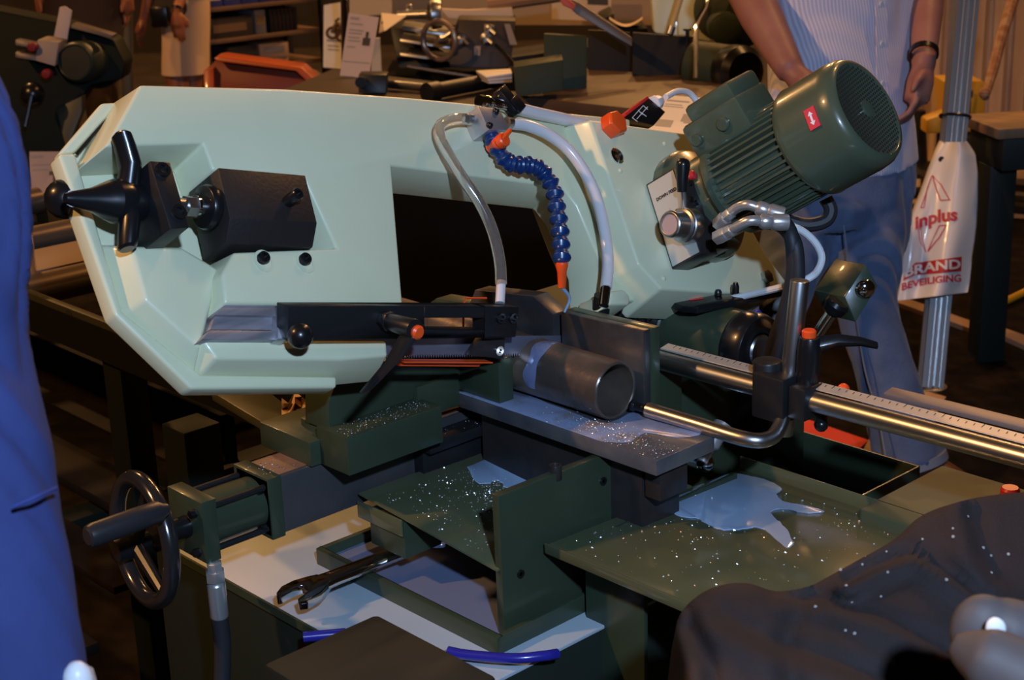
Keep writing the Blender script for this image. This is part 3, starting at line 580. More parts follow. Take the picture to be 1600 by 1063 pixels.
# ------------------------------------------------------------------ workpiece, coolant, swarf, spanner
PR, PY, PZ = .038, 1.335, .9385
pp = M(); pp.lathe((-1.95, PY, PZ), EX, [(PR, 0), (PR, .695), (PR - .0015, .6965), (PR - .0035, .6965), (PR - .0045, .695), (PR - .0045, 0), (PR, 0)], 64, False)
single('steel_pipe', 'dark scaled steel pipe lying on the saw table under the blade', 'pipe', pp, PIPE, ang=30)
cool = M(); rs = []
for k in range(25):
    t = math.radians(38 + 165 * k / 24); wdt = .0125 + .0022 * math.sin(k * .7) - .003 * k / 24; rr = PR + .0012
    x_ = -1.372 + .0015 * math.sin(k * .5) + .002 * k / 24
    rs.append([np.array((x_ + a * wdt, PY + (rr - abs(a) * .0009) * math.cos(t), PZ + (rr - abs(a) * .0009) * math.sin(t))) for a in (-1, -.6, 0, .6, 1)])
cool.loft(rs, caps=False, closed=False)
single('coolant_film', 'streak of pale blue coolant running down over the steel pipe', 'coolant', cool, mat('film_coolant', (.15, .18, .32), .12, coat=.8))
cool = M(); cool.tube([nz1, (nz1 * .6 + np.array((-1.372, 1.395, 1.0)) * .4) , onX(882, 488, -1.375)], [.0028, .0022, .0016], 8, 4)
single('coolant_jet', 'thin white coolant jet falling from the orange nozzle', 'coolant', cool, COOL)
def blob(outline, z, h, nrmv=EZ, jitter=0.0):
    pts = [np.array(p, float) for p in outline]; c = sum(pts) / len(pts); m_ = M()
    m_.loft([pts, [p + (c - p) * .03 + nrmv * h for p in pts]]); return m_
def wob(pix, z, k=4, amp=.004):
    pts = [onZ(x, y, z) for x, y in pix]; pts.append(pts[0]); o, _ = smooth(pts, [0] * len(pts), k)
    return [p + np.array((random.uniform(-1, 1), random.uniform(-1, 1), 0)) * amp for p in o[:-1]]
pd = wob([(1030, 784), (1060, 768), (1095, 752), (1140, 729), (1175, 732), (1205, 740), (1222, 752), (1214, 762), (1228, 774), (1262, 780), (1290, 788), (1262, 792), (1224, 786), (1206, 792), (1216, 806), (1232, 822), (1240, 846), (1228, 852), (1208, 832), (1184, 818), (1160, 822), (1130, 824), (1108, 816), (1090, 806), (1060, 802)], .7945, 5, .0012)
pd = [np.array((p[0], p[1], .797 - (p[1] - 1.166) * .0406 + .0006)) for p in pd]
single('coolant_puddle', 'pale blue coolant puddle spread over the far corner of the front green tray', 'puddle', blob(pd, 0, .0012), COOL)
pd = wob([(730, 742), (770, 728), (800, 735), (830, 742), (850, 755), (835, 770), (800, 772), (776, 760), (750, 765)], .79, 4, .003)
pd = [np.array((p[0], p[1], .806 + (p[0] + 1.488) * -.0801 + (1.098 - p[1]) * .017 + .0006)) for p in pd]
single('coolant_puddle', 'small grey coolant puddle among the swarf on the tray behind the splash plate', 'puddle', blob(pd, 0, .001), COOL)
pd = wob([(712, 612), (760, 612), (806, 612), (880, 640), (950, 662), (1000, 640), (1060, 650), (1100, 676), (1060, 684), (1010, 676), (985, 690), (940, 690), (900, 678), (850, 676), (800, 652)], .9005, 3, .0015)
pd = [np.array((min(max(p[0], -1.495), -1.128), min(max(p[1], 1.2665), 1.372), .9004)) for p in pd]
single('coolant_puddle', 'blue coolant film on the saw table in front of the pipe', 'puddle', blob(pd, 0, .0006), mat('thin_coolant', (.26, .32, .50), .16, coat=.6, col2=(.22, .20, .21), scale=26, lo=.48, hi=.68))
# swarf and droplets: nobody could count them
CHIP = mat('bright_swarf', (.62, .60, .58), .3, .8)
def chips(name, label, zone, n, matl, smin, smax, cat):
    m_ = M()
    for _ in range(n):
        p = zone(); s_ = random.uniform(smin, smax) * random.choice((.6, .8, 1, 1.3)); a = random.uniform(0, 6.28)
        e1 = np.array((math.cos(a), math.sin(a), random.uniform(-.3, .3))) * s_; e2 = np.array((-math.sin(a), math.cos(a), random.uniform(-.3, .3))) * s_ * .6
        m_.add([p - e1, p + e2, p + e1, p - e2, p + EZ * s_ * .8], [[0, 1, 4], [1, 2, 4], [2, 3, 4], [3, 0, 4]])
    single(name, label, cat, m_, matl, kind='stuff', ang=10)
g = random.gauss
def zl(x, y): return .806 + (x + 1.488) * -.0801 + (1.098 - y) * .017 + .0006
def z_left():
    if random.random() < .6:
        x, y = g(-1.36, .035), g(1.27, .045)
    else: x, y = random.uniform(-1.46, -1.235), random.uniform(1.11, 1.36)
    x = min(max(x, -1.48), -1.235); y = min(max(y, 1.105), 1.44); return np.array((x, y, zl(x, y)))
chips('steel_swarf', 'bright steel swarf scattered over the dark tray behind the splash plate', z_left, 1300, CHIP, .0006, .0016, 'swarf')
def z_right():
    x, y = random.uniform(-1.2, -.86), random.uniform(1.18, 1.52); return np.array((x, y, .797 - (y - 1.166) * .0406 + .0005))
chips('steel_swarf', 'sparse swarf specks on the front green tray', z_right, 420, CHIP, .0006, .0022, 'swarf')
def z_tab():
    x, y = g(-1.21, .05), g(1.295, .014); x = min(max(x, -1.38), -1.13); y = min(max(y, 1.268), 1.37); return np.array((x, y, .901))
chips('steel_swarf', 'swarf heaped on the near edge of the saw table', z_tab, 420, CHIP, .0005, .0013, 'swarf')
def z_vise():
    r_ = random.random()
    if r_ < .65: x, y, z = random.uniform(-1.475, -1.436), random.uniform(1.05, 1.19), .9125
    elif r_ < .9: x, y, z = random.uniform(-1.55, -1.51), g(.995, .012), .863
    else: x, y, z = random.uniform(-1.49, -1.466), random.uniform(1.22, 1.38), .8505
    return np.array((x, y, z))
chips('steel_swarf', 'swarf lying on the vise jaw foot and vise bed', z_vise, 300, mat('dull_swarf', (.30, .29, .29), .4, .6), .0005, .0013, 'swarf')
# --- combination spanner resting across the pan rim
spn = T('spanner', 'chrome open-ended spanner lying across the white deck and coolant pan rim', 'spanner', onZ(540, 890, .70))
a0 = np.array((*onZ(500, 912, .722)[:2], .722)); b0 = np.array((*onZ(668, 846, .730)[:2], .730))
ed = nrm(b0 - a0); en = nrm(np.cross(EZ, ed)); eu = np.cross(ed, en)
spn.part('shank', M().loft([[p + en * (w_ * c_) + eu * (.005 * s_) for c_, s_ in ((1, .3), (.8, 1), (-.8, 1), (-1, .3), (-1, -.3), (-.8, -1), (.8, -1), (1, -.3))] for p, w_ in ((a0 - ed * .006, .018), (a0 + ed * .02, .0155), (a0 + ed * .10, .0145), (b0, .0155))]), CHROME, .0006)
jaw = [(-.002, .016), (-.018, .023), (-.034, .024), (-.047, .018), (-.052, .012), (-.046, .010), (-.030, .010), (-.020, .006), (-.020, -.006), (-.030, -.010), (-.044, -.012), (-.047, -.018), (-.040, -.023), (-.020, -.023), (-.004, -.017), (.006, -.011), (.01, 0), (.006, .011)]
ca_, sa_ = math.cos(math.radians(14)), math.sin(math.radians(14))
jaw = [(1.15 * (x * ca_ - y * sa_), 1.15 * (x * sa_ + y * ca_)) for x, y in jaw]
spn.part('open_jaw', M().prism([a0 + ed * x + en * y - eu * .0065 for x, y in jaw], eu * .013), CHROME, .0012)
spn.part('ring_end', M().ring(b0 + ed * .020 - eu * .006, eu, .013, .023, .012, 28), CHROME, .001)
spn.adopt(text_mesh('size_mark', '51', .012, b0 - ed * .022 + eu * .0051, ed, en, WHITEINK, 0, .0002), None)
# --- blue plastic tube lying in the deck
pts = [D(474, 996, 1.90), D(520, 1000, 1.87), np.array((*onZ(640, 1018, .70)[:2], .70)), np.array((*onZ(730, 1026, .700)[:2], .702)), np.array((*onZ(800, 1034, .70)[:2], .704)), np.array((*onZ(850, 1030, .70)[:2], .704)), np.array((*onZ(870, 1022, .70)[:2], .70))]
single('blue_tube', 'bright blue plastic tube lying across the deck behind the green front cover', 'tube', M().tube([np.array((*onZ(700, 1018, .703)[:2], .703))] + pts[3:], .0062, 14, 5), mat('vivid_blue_tube', (.02, .02, .26), .25, coat=.5))
single('blue_tube', 'short blue tube end poking out at the left of the green front cover', 'tube', M().tube([np.array((*onZ(474, 996, .70)[:2], .70)), np.array((*onZ(540, 990, .70)[:2], .70))], .0065, 14), MATS['vivid_blue_tube'])
# ------------------------------------------------------------------ floor coverings
m = M(); m.prism([onZ(x, y, 0) for x, y in ((1130, 326), (1380, 338), (1800, 350), (1900, 700), (1700, 1400), (200, 2200), (-900, 1300), (-800, 330))], EZ * .008)
single('dark_carpet', 'dark brown carpet covering the near part of the hall floor', 'carpet', m, mat('dark_carpet', (.010, .0075, .0065), .95, col2=(.018, .013, .011), scale=14, bump=.8, bscale=300, spec=.05))
def flat(name, label, cat, pix, matl, z=.007, th=.004): return single(name, label, cat, M().prism([onZ(x, y, z) for x, y in pix], EZ * th), matl)
flat('red_mat', 'red ribbed mat on the floor behind the collecting box', 'mat', ((1240, 650), (1357, 690), (1330, 715), (1225, 685)), mat('red_ribbed', (.75, .06, .035), .8, bump=.8, bscale=220))
CARD = mat('brown_cardboard', (.48, .30, .17), .7, col2=(.40, .24, .13), scale=6)
flat('cardboard_sheet', 'brown cardboard offcut on the floor beside the red mat', 'cardboard', ((1364, 676), (1392, 712), (1372, 728), (1345, 712)), CARD, .011)
flat('cardboard_sheet', 'square brown cardboard piece on the floor at the foot of the aluminium pole', 'cardboard', ((1440, 611), (1478, 622), (1462, 650), (1425, 640)), CARD)
BAT = mat('pale_batten', (.34, .21, .14), .7)
m = M().tube([onZ(1385, 468, .012), onZ(1475, 494, .012)], .012, 6); m2 = M()
single('floor_batten', 'pale wooden batten lying on the carpet left of the pole', 'batten', M().prism([onZ(x, y, .006) for x, y in ((1372, 458), (1535, 516), (1533, 528), (1368, 468))], EZ * .018), BAT)
single('floor_batten', 'short wooden batten lying under the work bench', 'batten', M().prism([onZ(x, y, .006) for x, y in ((1556, 516), (1600, 532), (1640, 560), (1600, 548), (1556, 528))], EZ * .018), BAT)
for (a, b, c_, lab) in (((1362, 290), (1410, 303), (1470, 300), 'black hose lying on the pale floor left of the white bag'), ((1365, 312), (1420, 328), (1500, 318), 'lower black hose lying on the pale floor left of the white bag')):
    single('floor_hose', lab, 'hose', M().tube([onZ(*a, .02), onZ(*b, .02), onZ(*c_, .02), onZ(1620, c_[1] + 12, .02)], .028, 10, 4), RUBBER)
single('machine_foot', 'dark round floor stand beneath the yellow crate', 'stand', M().lathe(onZ(1432, 268, .004), EZ, [(.17, 0), (.17, .02), (.05, .05), (.03, .30)], 24), BLKP)
single('floor_bar', 'black angle iron lying on the pale floor beside the bag', 'bar', M().prism([onZ(x, y, .004) for x, y in ((1440, 282), (1640, 300), (1640, 310), (1438, 292))], EZ * .05), BLKP)
single('yellow_bar', 'yellow bar lying on the carpet under the work bench at the right edge', 'bar', M().tube([onZ(1566, 474, .022), onZ(1660, 428, .022)], .014, 10), mat('yellow_paint', (.62, .34, .02), .5))
# ------------------------------------------------------------------ aluminium pole with plastic bag
pb0 = onZ(1453, 606, .006); ptop = D(1513, -40, 4.62); pd_ = nrm(ptop - pb0); px_ = nrm(RH - pd_ * (RH @ pd_)); py_ = np.cross(pd_, px_)
pole = T('aluminium_pole', 'tall slotted aluminium pole standing on the carpet at the right', 'pole', pb0)
m = M(); hw_ = .032; ptop = ptop + pd_ * .7
prof = []
for k in range(4):
    a = k * math.pi / 2; ca, sa = math.cos(a), math.sin(a)
    for x, y in ((1, -1), (1, -.62), (.86, -.62), (.86, -.38), (1, -.38), (1, -.13), (.7, -.13), (.7, .13), (1, .13), (1, .38), (.86, .38), (.86, .62), (1, .62)): prof.append((hw_ * (x * ca - y * sa), hw_ * (x * sa + y * ca)))
m.loft([[pb0 + px_ * x + py_ * y for x, y in prof], [ptop + px_ * x + py_ * y for x, y in prof]])
pole.part('profile', m, mat('anodised_pole', (.55, .55, .56), .32, .9))
pole.part('floor_foot', M().lathe(pb0, EZ, [(.05, 0), (.05, .006), (.02, .012)], 20), SATIN)
pole.part('cable_tie', M().torus(pb0 + pd_ * ((D(1491, 184, 4.64) - pb0) @ pd_), pd_, .044, .005, 24, 6), BLACK)
# bag: a sheet of plastic bent round the pole
BAGM = mat('white_bag_plastic', (.90, .86, .84), .32, coat=.3, bump=.15, bscale=6)
rows = [(222, 1478, 1512, .05), (240, 1466, 1524, .06), (270, 1453, 1528, .06), (310, 1438, 1528, .055), (350, 1421, 1526, .05), (376, 1413, 1523, .05), (400, 1412, 1519, .045), (440, 1408, 1515, .05), (470, 1402, 1512, .05)]
def bagp(y, s_, off=0.0):
    for k in range(len(rows) - 1):
        if rows[k][0] <= y <= rows[k + 1][0] + 1e-6: break
    t = (y - rows[k][0]) / (rows[k + 1][0] - rows[k][0]); l = rows[k][1] * (1 - t) + rows[k + 1][1] * t; r = rows[k][2] * (1 - t) + rows[k + 1][2] * t
    bulge = .06 * math.exp(-((s_ - .62) / .33) ** 2) + .012 * math.sin(9 * s_ + y * .02) * (y - 215) / 255 + .02 * math.exp(-((s_ - .12) / .1) ** 2) * (y - 240) / 230
    return D(l + (r - l) * s_, y - (13 * s_ * (y > 440) * (y - 440) / 30 if True else 0), 4.585 - bulge - off)
bag = T('plastic_bag', 'white plastic carrier bag with red lettering hung over the aluminium pole', 'bag', bagp(470, .5))
ys = [222 + 248 * k / 48 for k in range(49)]
frontg = [[bagp(y, s_ / 48) for s_ in range(49)] for y in ys]
backg = [[bagp(y, s_ / 16) + AH * .135 * math.sin(math.pi * s_ / 16) ** .5 for s_ in range(15, 0, -1)] for y in ys]
bag.part('sheet', M().loft([a + b for a, b in zip(frontg, backg)], caps=False), BAGM, ang=80)
bag.part('hanger_hole', M().lathe(bagp(249, .14, .002), -AH, [(.009, 0), (.009, .001)], 16), INK)
def bagmap(o):
    """wrap flat print (x: 0..1 across, y: pixel rows) onto the bag's own surface"""
    for v_ in o.data.vertices:
        p = bagp(min(max(v_.co.y, 222), 469.9), min(max(v_.co.x, .005), .995), .0035 + v_.co.z); v_.co = Vector(p)
    o.data.update()
def flatgrid(polys, cuts=3):
    me = bpy.data.meshes.new('logo'); bm = bmesh.new()
    for q in polys:
        vs = [bm.verts.new((x, y, 0)) for x, y in q]; bm.faces.new(vs)
    bmesh.ops.triangulate(bm, faces=bm.faces)
    bmesh.ops.subdivide_edges(bm, edges=bm.edges, cuts=cuts, use_grid_fill=True)
    bm.to_mesh(me); bm.free(); me.materials.append(REDINK); o = bpy.data.objects.new('logo', me); COL.objects.link(o); return o
def ppx(x, y):      # photo pixel to bag (s, y)
    for k in range(len(rows) - 1):
        if rows[k][0] <= y <= rows[k + 1][0]: break
    t = (y - rows[k][0]) / (rows[k + 1][0] - rows[k][0]); l = rows[k][1] * (1 - t) + rows[k + 1][1] * t; r = rows[k][2] * (1 - t) + rows[k + 1][2] * t
    return ((x - l) / (r - l), y)
def outline(q, w_=1.6):
    q = [np.array(p, float) for p in q]; inn = offset(q, -w_); n_ = len(q)
    return [[ppx(*q[i]), ppx(*q[(i + 1) % n_]), ppx(*inn[(i + 1) % n_]), ppx(*inn[i])] for i in range(n_)]
for q_, w_ in (([(1456, 274), (1471, 288), (1485, 313), (1469, 314)], 1.6), ([(1455, 275), (1449, 295), (1444, 325), (1438, 325)], 1.1), ([(1480, 351), (1468, 372), (1450, 394), (1467, 352)], 1.6), ([(1434, 358), (1440, 356), (1447, 394), (1438, 380)], 1.1)):
    lg = flatgrid(outline(q_, w_)); bagmap(lg); lg.name = 'printed_emblem'; bag.adopt(lg)
def bagtext(s, x0, x1, yc, hpx, matl, bold=.0, off=0.0, skew=0.0, lab=None):
    o = text_mesh('printed_lettering', s, 1, np.zeros(3), EX, EY, matl, bold, 0)
    bm = bmesh.new(); bm.from_mesh(o.data)
    bmesh.ops.subdivide_edges(bm, edges=[e for e in bm.edges if e.calc_length() > .15], cuts=2); bm.to_mesh(o.data); bm.free()
    c_ = np.array([v_.co[:] for v_ in o.data.vertices]); lo, hi = c_.min(0), c_.max(0)
    for v_ in o.data.vertices:
        fx = (v_.co.x - lo[0]) / (hi[0] - lo[0]); fy = (v_.co.y - lo[1]) / (hi[1] - lo[1])
        yy = yc + hpx / 2 - fy * hpx + skew * (1 - fx) ** 2; s_, y_ = ppx(x0 + (x1 - x0) * fx, yy); v_.co = (s_, y_, off)
    bagmap(o); return bag.adopt(o)
bagtext('inplus', 1430, 1496, 338, 27, REDINK, .035, skew=14)
bx = flatgrid([[ppx(1413, 415 + 14), ppx(1430, 405 + 6), ppx(1503, 401), ppx(1502, 424), ppx(1430, 425 + 5), ppx(1411, 424 + 15)]], 23); bagmap(bx); bx.name = 'printed_band'; bag.adopt(bx)
bagtext('BRAND', 1414, 1501, 413, 15, mat('bag_white_ink', (.90, .86, .84), .4), .03, .0035, skew=13)
bagtext('BEVEILIGING', 1409, 1502, 435, 12, REDINK, .03, skew=14)
# ------------------------------------------------------------------ work bench at the right
bt = D(1536, 158, 5.0)
bn = T('work_bench', 'dark work bench with a brown wooden top at the right edge', 'bench', onZ(1545, 575, .006))
e1 = nrm(RH * .96 + AH * .15); e2 = nrm(np.cross(EZ, e1)); o_ = onZ(1548, 573, .006); zt = bt[2]
o2 = o_ + e1 * -.02
bn.part('bench_top', M().prism([o2 - e1 * .03 - e2 * .05 + EZ * (zt - .03), o2 + e1 * 1.6 - e2 * .05 + EZ * (zt - .03), o2 + e1 * 1.6 + e2 * .22 + EZ * (zt - .03), o2 - e1 * .03 + e2 * .22 + EZ * (zt - .03)], EZ * .03), mat('bench_wood', (.30, .17, .09), .6, col2=(.22, .12, .06), scale=5, stretch=(1, 8, 1)), .003)
bn.part('apron', M().prism([o2 - e2 * .03 + EZ * (zt - .13) + e1 * .0, o2 + e1 * 1.55 - e2 * .03 + EZ * (zt - .13), o2 + e1 * 1.55 + e2 * .20 + EZ * (zt - .13), o2 + e2 * .20 + EZ * (zt - .13)], EZ * .10), mat('dark_bench_steel', (.016, .020, .018), .5), .002)
for a_, b_ in ((0, .06), (1.45, .06)):
    lg_ = bn.part('leg', M().box(o_ + e1 * (a_ + .02) + e2 * (b_ + .02) + EZ * (zt - .13) / 2, (.042, .042, (zt - .13) / 2), (e1, e2, EZ)), MATS['dark_bench_steel'], .002)
    bn.part('levelling_foot', M().lathe(o_ + e1 * (a_ + .02) + e2 * (b_ + .02) - e2 * .02, EZ, [(.02, 0), (.02, .01), (.012, .014)], 12), CHROME, parent=lg_)
rb_ = M().tube([D(1539, 152, 4.98), D(1552, 108, 5.06), D(1564, 60, 5.14), D(1584, -4, 5.25)], [.014, .018, .019, .021], 10).ball(D(1538, 146, 4.97), .019, 10)
single('wooden_handle', 'worn rusty-brown tool handle leaning up from the bench top against the corrugated sheet', 'handle', rb_, mat('worn_handle', (.26, .11, .05), .7, col2=(.40, .24, .14), scale=30))
yc = T('yellow_crate', 'yellow plastic crate on the floor behind the aluminium pole', 'crate', D(1505, 205, 6.7))
yo = D(1483, 208, 6.6); ye = RH; YEL = mat('yellow_crate_plastic', (.60, .33, .03), .5)
yc.part('crate_body', M().prism([yo, yo + ye * .15, yo + ye * .15 + EZ * .2, yo + ye * .13 + EZ * .22, yo - ye * .03 + EZ * .22], AH * .2).prism([yo - ye * .10, yo + ye * .02, yo + ye * .02 + EZ * .10, yo - ye * .10 + EZ * .06], AH * .1), YEL, .01)
yc.part('handle_slot', M().prism([yo - AH * .003 + ye * .01 + EZ * .15, yo - AH * .003 + ye * .09 + EZ * .15, yo - AH * .003 + ye * .09 + EZ * .18, yo - AH * .003 + ye * .01 + EZ * .18], AH * .004), INK)
yc.part('carrying_wire', M().tube([yo - AH * .01 + ye * .0 + EZ * .04, yo - AH * .04 - ye * .02 + EZ * .16, yo - AH * .04 + ye * .06 + EZ * .19, yo - AH * .01 + ye * .08 + EZ * .05], .005, 8, 4), CHROME)
# ------------------------------------------------------------------ second bandsaw behind
S2 = T('bandsaw', 'second dark green bandsaw standing behind, with brown bed and upright black fences', 'bandsaw', onZ(900, 330, 0))
zb = .90
bp = [onZ(x, y, zb) for x, y in ((806, 150), (1150, 186), (1240, 150), (1130, 122), (880, 105))]
S2.part('bed', M().prism(bp, -EZ * .05), mat('brown_bed', (.075, .042, .028), .55, col2=(.10, .06, .04), scale=5), .004)
kb = onZ(560, 170, .72); BL2 = mat('black_cabinet', (.003, .003, .003), .7, spec=.1)
ca2 = [onZ(560, 240, .80), onZ(1010, 262, .80)]; dd = nrm(np.cross(EZ, ca2[1] - ca2[0]))
S2.part('cabinet', M().prism([ca2[0] - EZ * .78, ca2[1] - EZ * .78, ca2[1] + EZ * .04, ca2[0] + EZ * .0], dd * .5), BL2, .004)
e_ = nrm(ca2[1] - ca2[0]); tp = plane(826, 296, dd, dd @ ca2[0]) - dd * .004
lb_ = S2.part('name_strip', M().box(tp, (.088, .022, .002), (e_, EZ, dd)), mat('dim_strip', (.055, .040, .030), .6), parent=None)
S2.adopt(text_mesh('name_lettering', 'carif', .055, tp - dd * .0032 + e_ * .01, e_, EZ, INK, .001, .0004), lb_)
G2 = mat('satin_dark_green', (.026, .036, .020), .6, spec=.3)
G2B = mat('satin_black_plate', (.016, .014, .012), .65, spec=.25)
def up(pix, t, th, axis=None): return M().prism([D(x, y, t) for x, y in pix], (axis if axis is not None else AH) * th)
S2.part('vise_jaw', up(((850, 53), (917, 57), (917, 141), (850, 138)), 4.55, .03), G2, .003)
S2.part('vise_block', up(((802, 105), (880, 93), (880, 142), (806, 152)), 4.35, .12), G2, .004)
S2.part('fence', up(((919, 47), (985, 51), (988, 130), (919, 124)), 4.9, .02), G2B, .002)
S2.part('fence', up(((989, 51), (1085, 58), (1086, 140), (988, 131)), 4.75, .02), G2B, .002)
S2.part('fence_screw', M().lathe(D(1074, 56, 4.75), EZ, [(.006, -.02), (.006, .015), (.013, .016), (.013, .022)], 12), BLKP)
S2.part('pivot_barrel', M().cyl(D(1085, 104, 4.7), D(1150, 112, 4.62), .078, n=32), G2)
S2.part('barrel_cap', M().lathe(D(1140, 110, 4.62), D(1180, 116, 4.5) - D(1140, 110, 4.62), [(.070, 0), (.078, .02), (.078, .07), (.06, .09), (.06, .075)], 32), BLACK)
S2.part('bow_frame', up(((1013, -60), (1120, -60), (1112, 66), (1022, 52)), 5.0, .08).prism([D(x, y, 4.95) for x, y in ((1056, -60), (1135, -60), (1112, 66), (1060, 58))], AH * .04), MINT, .01)
S2.part('motor', M().lathe(D(1150, 18, 4.85), -AH + RH * .35, [(.10, -.1), (.105, .0), (.105, .06), (.08, .09)], 32).lathe(D(1128, 40, 4.8), -AH, [(.05, 0), (.05, .08), (.03, .09)], 20), G2, .002)
S2.part('coolant_tube', M().tube([D(1107, -30, 4.5), D(1105, 5, 4.5), D(1090, 35, 4.5), D(1087, 60, 4.5), D(1086, 122, 4.5)], .0085, 10, 5), CHROME)
S2.part('hose', M().tube([D(1069, -20, 4.7), D(1058, 15, 4.7), D(1048, 48, 4.7)], .009, 10, 4), mat('amber_hose', (.55, .40, .18), .2, coat=.5))
S2.part('hose_connector', M().cyl(D(1050, 42, 4.7), D(1046, 54, 4.7), .012), SATIN)
S2.part('hinged_arm', up(((868, -12), (905, 4), (988, 60), (988, 73), (900, 22)), 4.6, .03), mat('grey_arm', (.13, .095, .075), .45, .4), .003)
S2.part('arm_tip', up(((866, -14), (874, -12), (900, 8), (897, 16), (880, 9)), 4.58, .034), mat('red_arm_tip', (.50, .07, .03), .5), .003, label='red arm tip')
lf_ = [D(1010, 203, 3.2), D(1040, 148, 3.5), D(1134, 160, 3.45), D(1100, 212, 3.15)]
lf_[2] = lf_[1] + (lf_[3] - lf_[0]); lean = T('leaflet', 'white product leaflet with small pictures lying tilted behind the green motor', 'leaflet', lf_[0])
ln = nrm(np.cross(lf_[3] - lf_[0], lf_[1] - lf_[0])); 
lean.part('sheet', M().prism(lf_, -ln * .002), PAPER)
def on(q, a, b): return q[0] + (q[3] - q[0]) * a + (q[1] - q[0]) * b + ln * .0006
def bars(q, lst, nn): 
    m_ = M()
    for a0_, b0_, a1_, b1_ in lst:
        f_ = lambda a, b: q[0] + (q[3] - q[0]) * a + (q[1] - q[0]) * b
        m_.prism([f_(a0_, b0_), f_(a1_, b0_), f_(a1_, b1_), f_(a0_, b1_)], nn * .0006)
    return m_
lean.part('stand_post', M().cyl(np.array((*((lf_[0] + lf_[2]) / 2)[:2], .008)), (lf_[0] + lf_[2]) / 2 - EZ * .01, .012), SATIN)
lean.part('stand_foot', M().lathe(np.array((*((lf_[0] + lf_[2]) / 2)[:2], .008)), EZ, [(.12, 0), (.12, .01), (.02, .02)], 24), BLKP)
lean.part('printed_picture', bars(lf_, [(.1, .12, .38, .3), (.5, .3, .82, .5), (.56, .26, .76, .3)], ln), GREYINK)
lean.part('printed_lines', bars(lf_, [(.08, .82, .5, .86), (.08, .72, .4, .74), (.08, .66, .44, .68)], ln), GREYINK)
lean.part('red_print', bars(lf_, [(.70, .78, .92, .88)], ln), REDINK, label='red printed mark')
# ------------------------------------------------------------------ lathe at the back
LT = T('lathe', 'metal lathe with dark apron and large handwheel at the back', 'lathe', D(715, 260, 6.4))
t0 = 6.3
LT.part('apron', up(((716, 30), (806, 32), (798, 100), (792, 108), (702, 106), (704, 60)), t0, .2), mat('lathe_apron', (.045, .032, .026), .5), .006)
hwc = D(686, 63, t0 - .08); ha = nrm(-AH * .85 - RH * .5)
lw_ = LT.part('handwheel', M().torus(hwc, ha, .077, .011, 36, 10), mat('wheel_steel', (.36, .26, .19), .35, .6))
LT.part('wheel_hub', M().lathe(hwc + ha * .02, -ha, [(.012, 0), (.02, .01), (.02, .06)], 16).tube([hwc, hwc + RH * .05 + EZ * .03], [.008, .008], 8), SATIN, parent=lw_)
LT.part('bed_ways', M().prism([D(x, y, t0 + .1) for x, y in ((628, 40), (715, 52), (715, 58), (628, 47))], AH * .2).prism([D(x, y, t0 + .1) for x, y in ((625, 60), (715, 73), (715, 78), (625, 66))], AH * .2).prism([D(x, y, t0 + .05) for x, y in ((625, 82), (722, 95), (722, 99), (625, 88))], AH * .2), SATIN, .003)
LT.part('bed', up(((610, 44), (640, 44), (725, 100), (940, 70), (940, 30), (960, 20), (960, 120), (625, 120)), t0 + .3, .3), BLKP, .005)
LT.part('feed_rod', M().tube([D(636, 104, t0 - .1), D(745, 121, t0 - .1)], .007, 10), mat('warm_rod', (.52, .40, .30), .25, .9))
LT.part('tool_post', M().lathe(D(690, 22, t0 - .05), -RH, [(.025, 0), (.055, .0), (.062, .04), (.05, .05), (.03, .06), (.02, .06), (.018, .18)], 24).lathe(D(636, 18, t0), -RH + EZ * .0, [(.03, -.02), (.03, .0)], 16), SATIN, .002)
LT.part('splash_guard', up(((688, 14), (730, 16), (800, 12), (803, 30), (728, 31), (700, 28)), t0 + .15, .04), mat('cream_guard', (.62, .50, .40), .5), .003)
LT.part('tailstock_bar', M().tube([D(762, 8, t0 + .2), D(890, -10, t0 + .2)], .03, 10), mat('wood_bar', (.34, .19, .10), .6))
for x, y, r_ in ((722, 62, .022), (760, 60, .025), (765, 45, .018)):
    k_ = LT.part('star_knob', M().lathe(D(x, y, t0 - .01), -AH, [(r_, -.02), (r_, .01), (r_ * .5, .015), (r_ * .4, .05)], 14).tube([D(x, y, t0 - .05), D(x + 9, y + 8, t0 - .06)], [.008, .007], 8), SATIN)
for q in (((757, 38), (772, 39), (772, 51), (757, 50)), ((741, 72), (751, 72), (750, 87), (741, 86))): LT.part('scale_plate', up(q, t0 - .004, .006), mat('buff_plate', (.50, .36, .26), .5))
LT.part('shift_lever', M().tube([D(775, 70, t0 - .02), D(790, 84, t0 - .08), D(806, 104, t0 - .12)], [.006, .006, .009], 8), BLACK)
LT.part('side_plate', up(((788, 38), (797, 38), (808, 70), (797, 70)), t0 - .01, .01), mat('grey_side_plate', (.30, .24, .21), .5))
LT.part('chip_tray', up(((600, 118), (960, 110), (960, 200), (600, 200)), t0 + .1, .5), BL2, .003)
single('roller', 'black roller with a steel end lying in front of the lathe', 'roller', M().lathe(D(666, 145, 5.0), D(800, 120, 5.3) - D(666, 145, 5.0), [(.022, 0), (.032, .002), (.032, .05), (.026, .051), (.026, .38)], 20), BLKP)
single('steel_bar', 'bright round steel bar lying beside the black roller', 'bar', M().cyl(D(690, 134, 5.35), D(750, 125, 5.5), .013), MATS['warm_rod'])
single('steel_round', 'dull steel tube lying behind the black roller', 'tube', M().cyl(D(606, 131, 5.3), D(672, 137, 5.2), .016), SATIN)
mg = T('magazine_stack', 'small stack of magazines lying in front of the lathe', 'magazines', D(772, 131, 5.2))
